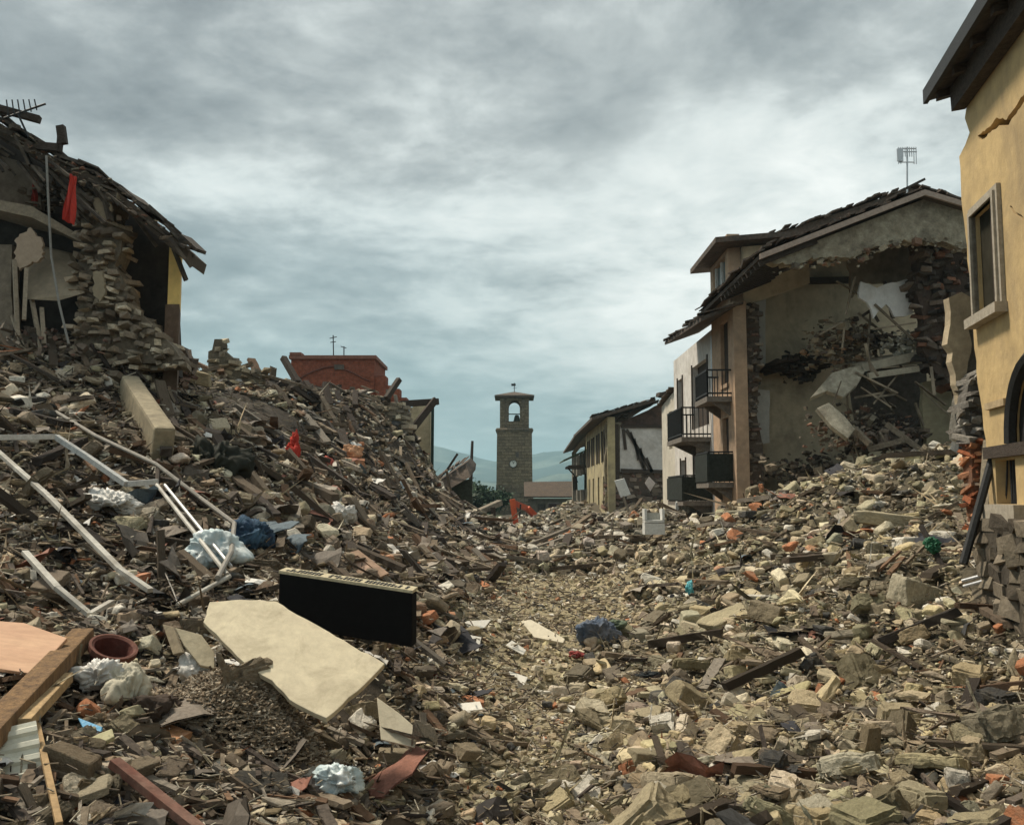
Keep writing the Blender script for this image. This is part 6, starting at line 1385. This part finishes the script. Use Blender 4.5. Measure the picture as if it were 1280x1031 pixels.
bag('red_garment', 'small red cloth lying left of the blue clothes bundle', 'garment', 722, 828, .26, .12, .2, mat('crimson_cloth', (.28, .06, .055), scale=4, var=.3), 10, .04, ridg=.8)
bag('green_cloth', 'dull green cloth on top of the blue clothes bundle', 'garment', 768, 800, .4, .22, .3, mat('sage_cloth', (.12, .15, .10), scale=4, var=.3), 11, .14, ridg=.7)
bag('dark_cloth', 'flat black cloth lying on stones front right of the track', 'cloth', 812, 856, .36, .1, .25, mat('black_fabric', (.02, .024, .026), scale=4, var=.4), 12, .05, ridg=.8)
bag('green_bag', 'bright green plastic scrap below the broken yellow house corner', 'plastic bag', 1166, 703, .30, .26, .2, mat('green_plastic', (.02, .11, .055), scale=4, var=.3, rough=.4), 13, .15, rot=.4, ridg=.9)
bag('red_cloth', 'red cloth caught high in the middle of the left heap', 'cloth', 367, 582, .4, .85, .3, m_redc, 14, .25, ridg=.8)
bag('pink_cloth', 'small pinkish red rag right of the red cloth on the left heap', 'cloth', 409, 588, .35, .35, .3, mat('pink_rag', (.45, .12, .09), scale=4, var=.3), 15, .15, ridg=.8)
bag('orange_cloth', 'pale orange cloth high on the left heap below the stone wall', 'cloth', 436, 575, .75, .5, .4, mat('orange_rag', (.55, .30, .17), scale=3, var=.3), 16, .15, ridg=.7)
bag('teal_scrap', 'tiny turquoise plastic scrap on the right slope', 'plastic bag', 862, 748, .2, .32, .15, mat('turquoise_plastic', (.10, .38, .42), scale=4, var=.2, rough=.4), 17, .08, ridg=.7)
bag('brown_blanket', 'dark blanket heaped in the hollow beside the concrete post', 'blanket', 262, 590, 1.5, 1.3, .8, mat('black_green_cloth', (.022, .024, .018), scale=2, var=.4, bump=.5), 18, .0, ridg=.7)
bag('brown_blanket', 'dark brown blanket pushed under the cream sack', 'blanket', 190, 905, .5, .26, .3, mat('brown_cloth', (.05, .035, .026), scale=2, var=.4, bump=.5), 19, .0, ridg=.7)
plate('blue_packet', 'small bright blue packet at the lower left', 'packet', [(97, 896), (128, 908), (124, 920), (106, 914)], (112, 910), .1, (.1, -.6, .7), .03, mat('sky_blue_card', (.12, .36, .58), scale=4, var=.15, rough=.4), back=.05)
plate('blue_packet', 'pale yellow packet end beside the bright blue packet', 'packet', [(104, 926), (124, 916), (140, 910), (143, 920), (112, 936)], (122, 925), .08, (.1, -.6, .7), .04, mat('pale_yellow_card', (.5, .46, .28), scale=4, var=.2), back=.05)
for i, (x, y, c, sz, lb) in enumerate([(90, 975, (.17, .13, .085), (.34, .26, .24), 'brown block in front of the white ribbed sheet'), (165, 985, (.20, .16, .11), (.30, .22, .2), 'squat brown block beside the dull red plank'), (215, 985, (.14, .11, .08), (.3, .24, .22), 'dark brown block right of the dull red plank'), (455, 905, (.24, .20, .13), (.34, .26, .26), 'olive block under the right tip of the cream slab'), (490, 960, (.30, .25, .17), (.3, .2, .18), 'tan block left of the upright oval stone'), (585, 955, (.26, .21, .14), (.3, .22, .2), 'brown block right of the upright oval stone'), (60, 745, (.20, .16, .12), (.5, .36, .3), 'grey brown block under the short white rail'), (505, 775, (.25, .20, .13), (.3, .26, .5), 'upright olive block at the right end of the black box')]):
    rock('rubble_block', lb, x, y, sz, (.3 * math.sin(i), .3 * math.cos(i * 2), i * .8), c, 'block', 40 + i, .1)
# white ribbed sheet
t = thing('ribbed_sheet', 'bent white ribbed sheet at the bottom left edge', 'sheet', tuple(hit(25, 950)))
p0 = hit(25, 945) + Vector((.02, -.22, .22)); n_ = Vector((.25, -.7, .6)).normalized(); m_rs = mat('offwhite_sheet', (.56, .55, .46), scale=4, var=.15, bump=.15, rough=.5)
vs = []; cn = [on_plane(x, y, p0, n_) for x, y in [(-30, 918), (45, 900), (56, 968), (-30, 985)]]
for i in range(25):
    s_ = i / 24; a, b = cn[0].lerp(cn[3], s_), cn[1].lerp(cn[2], s_); off = n_ * (.02 if (i // 3) % 2 else 0)
    vs += [a + off, b + off, a + off - n_ * .006, b + off - n_ * .006]
fs = []
for i in range(24): k = i * 4; fs += [(k, k + 1, k + 5, k + 4), (k + 2, k + 6, k + 7, k + 3), (k, k + 4, k + 6, k + 2), (k + 1, k + 3, k + 7, k + 5)]
MB().add(vs, fs).build('sheet', m_rs, t)
MB().beam(cn[3] + n_ * .04, cn[2] + n_ * .04, .03, .03).build('edge_strip', m_rs, t)
# clay pot
p = hit(128, 850, -.02); t = thing('clay_pot', 'dark red clay flower pot lying half buried at the left', 'pot', tuple(p))
ax_ = Vector((.35, -.25, .9)); MB().lathe([(0, 0), (.10, 0), (.155, .27), (.165, .27), (.165, .31), (.14, .31), (.13, .26), (.09, .03), (0, .03)], tuple(p), 22, axis=ax_).build('pot', mat('dark_terracotta', (.075, .022, .017), col2=(.11, .04, .03), scale=5, var=.3, bump=.3), t)
MB().lathe([(.163, .27), (.178, .275), (.178, .32), (.16, .322), (.145, .31)], tuple(p), 22, axis=ax_).build('rim', mat('pot_rim', (.13, .055, .04), scale=5, var=.3), t)
# pale slabs and torn white boards by the track
m_wb = mat('white_board', (.66, .63, .56), scale=4, var=.12, bump=.2, rough=.6, stain=(.4, .35, .28), stain_amt=.5)
plate('pale_slab', 'pale elongated slab lying beside the clothes bundle left of the track', 'slab', [(651, 776), (664, 774), (706, 798), (704, 803), (668, 796)], (678, 792), .05, (.0, -.5, .85), .07, mat('pale_stone', (.58, .52, .40), scale=3, var=.15, bump=.3), back=.03)
for i, (pts, at, lb) in enumerate([([(526, 818), (552, 826), (546, 838), (524, 830)], (538, 830), 'white board scrap with red side by the grey planks'), ([(582, 792), (602, 796), (598, 814), (584, 808)], (592, 805), 'white board scrap at the end of the grey plank'), ([(580, 776), (614, 774), (606, 784), (588, 786)], (598, 782), 'thin white strip left of the track by the pale slab'), ([(640, 800), (658, 812), (654, 818), (632, 806)], (645, 810), 'white wedge scrap just left of the clothes bundle'),
        ([(750, 915), (776, 925), (774, 934), (752, 926)], (762, 925), 'small white chip in the front centre stones'), ([(636, 838), (660, 846), (655, 856), (634, 848)], (648, 848), 'pale tile chip on the track edge below the pale slab'), ([(690, 876), (720, 882), (716, 890), (690, 884)], (705, 884), 'cream flake lying on the gritty track in front'), ([(560, 880), (600, 876), (604, 886), (566, 890)], (584, 884), 'thin cream strip beside the orange brick left of the track')]):
    plate('white_scrap', lb, 'scrap', pts, at, .06, (random.uniform(-.3, .3), -.55, .8), .02, m_wb, back=.02)
plate('red_strip', 'dark red strip along the white board scrap by the planks', 'scrap', [(524, 832), (546, 839), (548, 846), (526, 840)], (536, 840), .05, (0, -.6, .8), .02, mat('maroon_board', (.17, .03, .03), scale=4, var=.2), back=.02)
# things on the far heap across the street
AD = 27.0
t = thing('white_armchair', 'white open fronted armchair frame on the far heap before the white balcony house', 'armchair', tuple(W(818, 668, AD)))
x0, x1 = W(806, 660, AD).x, W(831, 660, AD).x; zb_, zm, zt_ = W(818, 668, AD).z, W(818, 652, AD).z, W(818, 636, AD).z
m_wp = mat('white_paint', (.6, .6, .57))
MB().bx(x0, x1, AD, AD + .5, zb_, zm - .04).build('seat_base', m_wp, t); MB().bx(x0 + .01, x1 - .01, AD - .02, AD + .5, zm - .02, zm + .05).build('seat', m_wp, t)
for a, b in ((x0, x0 + .07), (x1 - .07, x1)): MB().bx(a, b, AD, AD + .5, zm + .053, zt_).build('arm', m_wp, t)
MB().bx(x0 + .073, x1 - .073, AD + .42, AD + .5, zm + .053, zm + .25).build('backrest', mat('grey_upholstery', (.30, .30, .27), scale=3), t)
tag(MB().bx(W(794, 700, 27).x, W(802, 700, 27).x, 27, 27.15, W(798, 712, 27).z, W(798, 690, 27).z).build('white_post', m_wp, bevel=.02), 'small white post standing upright on the grey heap', 'post')
tag(MB().prism([W(768, 601, 50), W(780, 598, 50), W(788, 618, 50), W(776, 622, 50)], (.02, .08, .02)).build('tilted_board', m_wp), 'tilted white board leaning on the ruin below the streaked wall', 'board')
tag(MB().beam(W(779, 620, 50), W(786, 640, 50), .2, .1).build('grey_strut', MATS['grey_beam']), 'grey strut under the tilted white board', 'strut')
tag(MB().prism([W(806, 604, 52), W(811, 596, 52), W(819, 604, 52), (W(813, 614, 52))], (.02, .1, .02)).build('tilted_board', mat('pinkish_plaster', (.5, .44, .40))), 'small pinkish tilted board right of the white board', 'board')
tag(MB().add(*(lambda a, b: ([a, b, b + Vector((1.0, 1.0, .12)), a + Vector((1.0, 1.0, .12))] + [v + Vector((0, 0, .2)) for v in (a, b, b + Vector((1.0, 1.0, .12)), a + Vector((1.0, 1.0, .12)))], [(0, 1, 2, 3), (7, 6, 5, 4), (0, 1, 5, 4), (1, 2, 6, 5), (2, 3, 7, 6), (3, 0, 4, 7)]))(W(660, 672, 46), W(716, 659, 46))).build('fallen_roof_slab', mat('brown_roof_slab', (.22, .17, .13), scale=2, var=.4, bump=.5)), 'brown slab of fallen roof lying across the far heap', 'roof slab')
# fibre heap
cn = hit(300, 918); n = 9000; u = RNG.normal(0, 1, (n, 2)) * np.array([.36, .26]); rr = np.hypot(u[:, 0] / .7, u[:, 1] / .52); k = rr < 1; u = u[k]; rr = rr[k]; n = len(u)
xs, ys = cn.x + u[:, 0], cn.y + .05 + u[:, 1]; zs = height(xs, ys) + .40 * (1 - rr ** 2) + RNG.uniform(-.01, .03, n)
L_ = RNG.uniform(.03, .11, n); sc = np.stack([L_, L_ * RNG.uniform(.08, .25, n), L_ * .08], 1)
V, T, C = instance(np.full(n, 'p'), RNG.integers(0, 8, n), np.stack([xs, ys, zs], 1), sc, rot_mats(RNG.uniform(0, 6.28, n), RNG.normal(0, .6, n), RNG.uniform(0, 6.28, n)), np.array([(.24, .185, .125), (.17, .13, .09), (.32, .26, .19), (.42, .36, .28), (.10, .075, .05)])[RNG.integers(0, 5, n)], {'p': PLA})
tag(np_mesh('shredded_fibre', V, T, C, m_spl), 'heap of shredded brown fibre and dry twigs below the cream slab', 'fibre', kind='stuff')
# tufts of dry grit and twigs along the track
n = 14000; D = np.exp(RNG.uniform(math.log(4), math.log(32), n)); X = RNG.uniform(-.6, .6, n) * D; L_ = np.maximum(.04, .006 * D) * RNG.uniform(.6, 2.5, n)
sc = np.stack([L_, np.full(n, 1.0) * np.maximum(.006, .0009 * D), np.maximum(.006, .0009 * D)], 1)
V, T, C = instance(np.full(n, 'p'), RNG.integers(0, 8, n), np.stack([X, D, height(X, D) + .05 + RNG.uniform(0, .14, n)], 1), sc, rot_mats(RNG.uniform(0, 6.28, n), RNG.normal(0, .45, n), RNG.uniform(0, 6.28, n)), np.array([(.20, .16, .11), (.10, .08, .06), (.30, .25, .18), (.05, .04, .035), (.4, .36, .28)])[RNG.integers(0, 5, n)], {'p': PLA})
tag(np_mesh('loose_twigs', V, T, C, m_spl), 'fine twigs, wires and laths scattered over the stones', 'twigs', kind='stuff')

# ------------------------------------------------------------------ the air of the valley
hm = bpy.data.materials.new('valley_haze'); hm.use_nodes = True; t = hm.node_tree; t.nodes.clear()
o = t.nodes.new('ShaderNodeOutputMaterial'); pv = t.nodes.new('ShaderNodeVolumePrincipled'); t.links.new(pv.outputs[0], o.inputs['Volume'])
pv.inputs['Color'].default_value = (.52, .76, .88, 1); pv.inputs['Density'].default_value = 0.00024; pv.inputs['Anisotropy'].default_value = 0.2
mb = MB(); mb.bx(-6900, 6900, -4800, 6900, -10.0, 275); hz_ = mb.build('haze', hm); tag(hz_, kind='stuff')

for o in S.objects:
    if o.parent is None and 'label' in o.keys() and 'kind' not in o.keys() and 'category' in o.keys(): o['kind'] = 'thing'
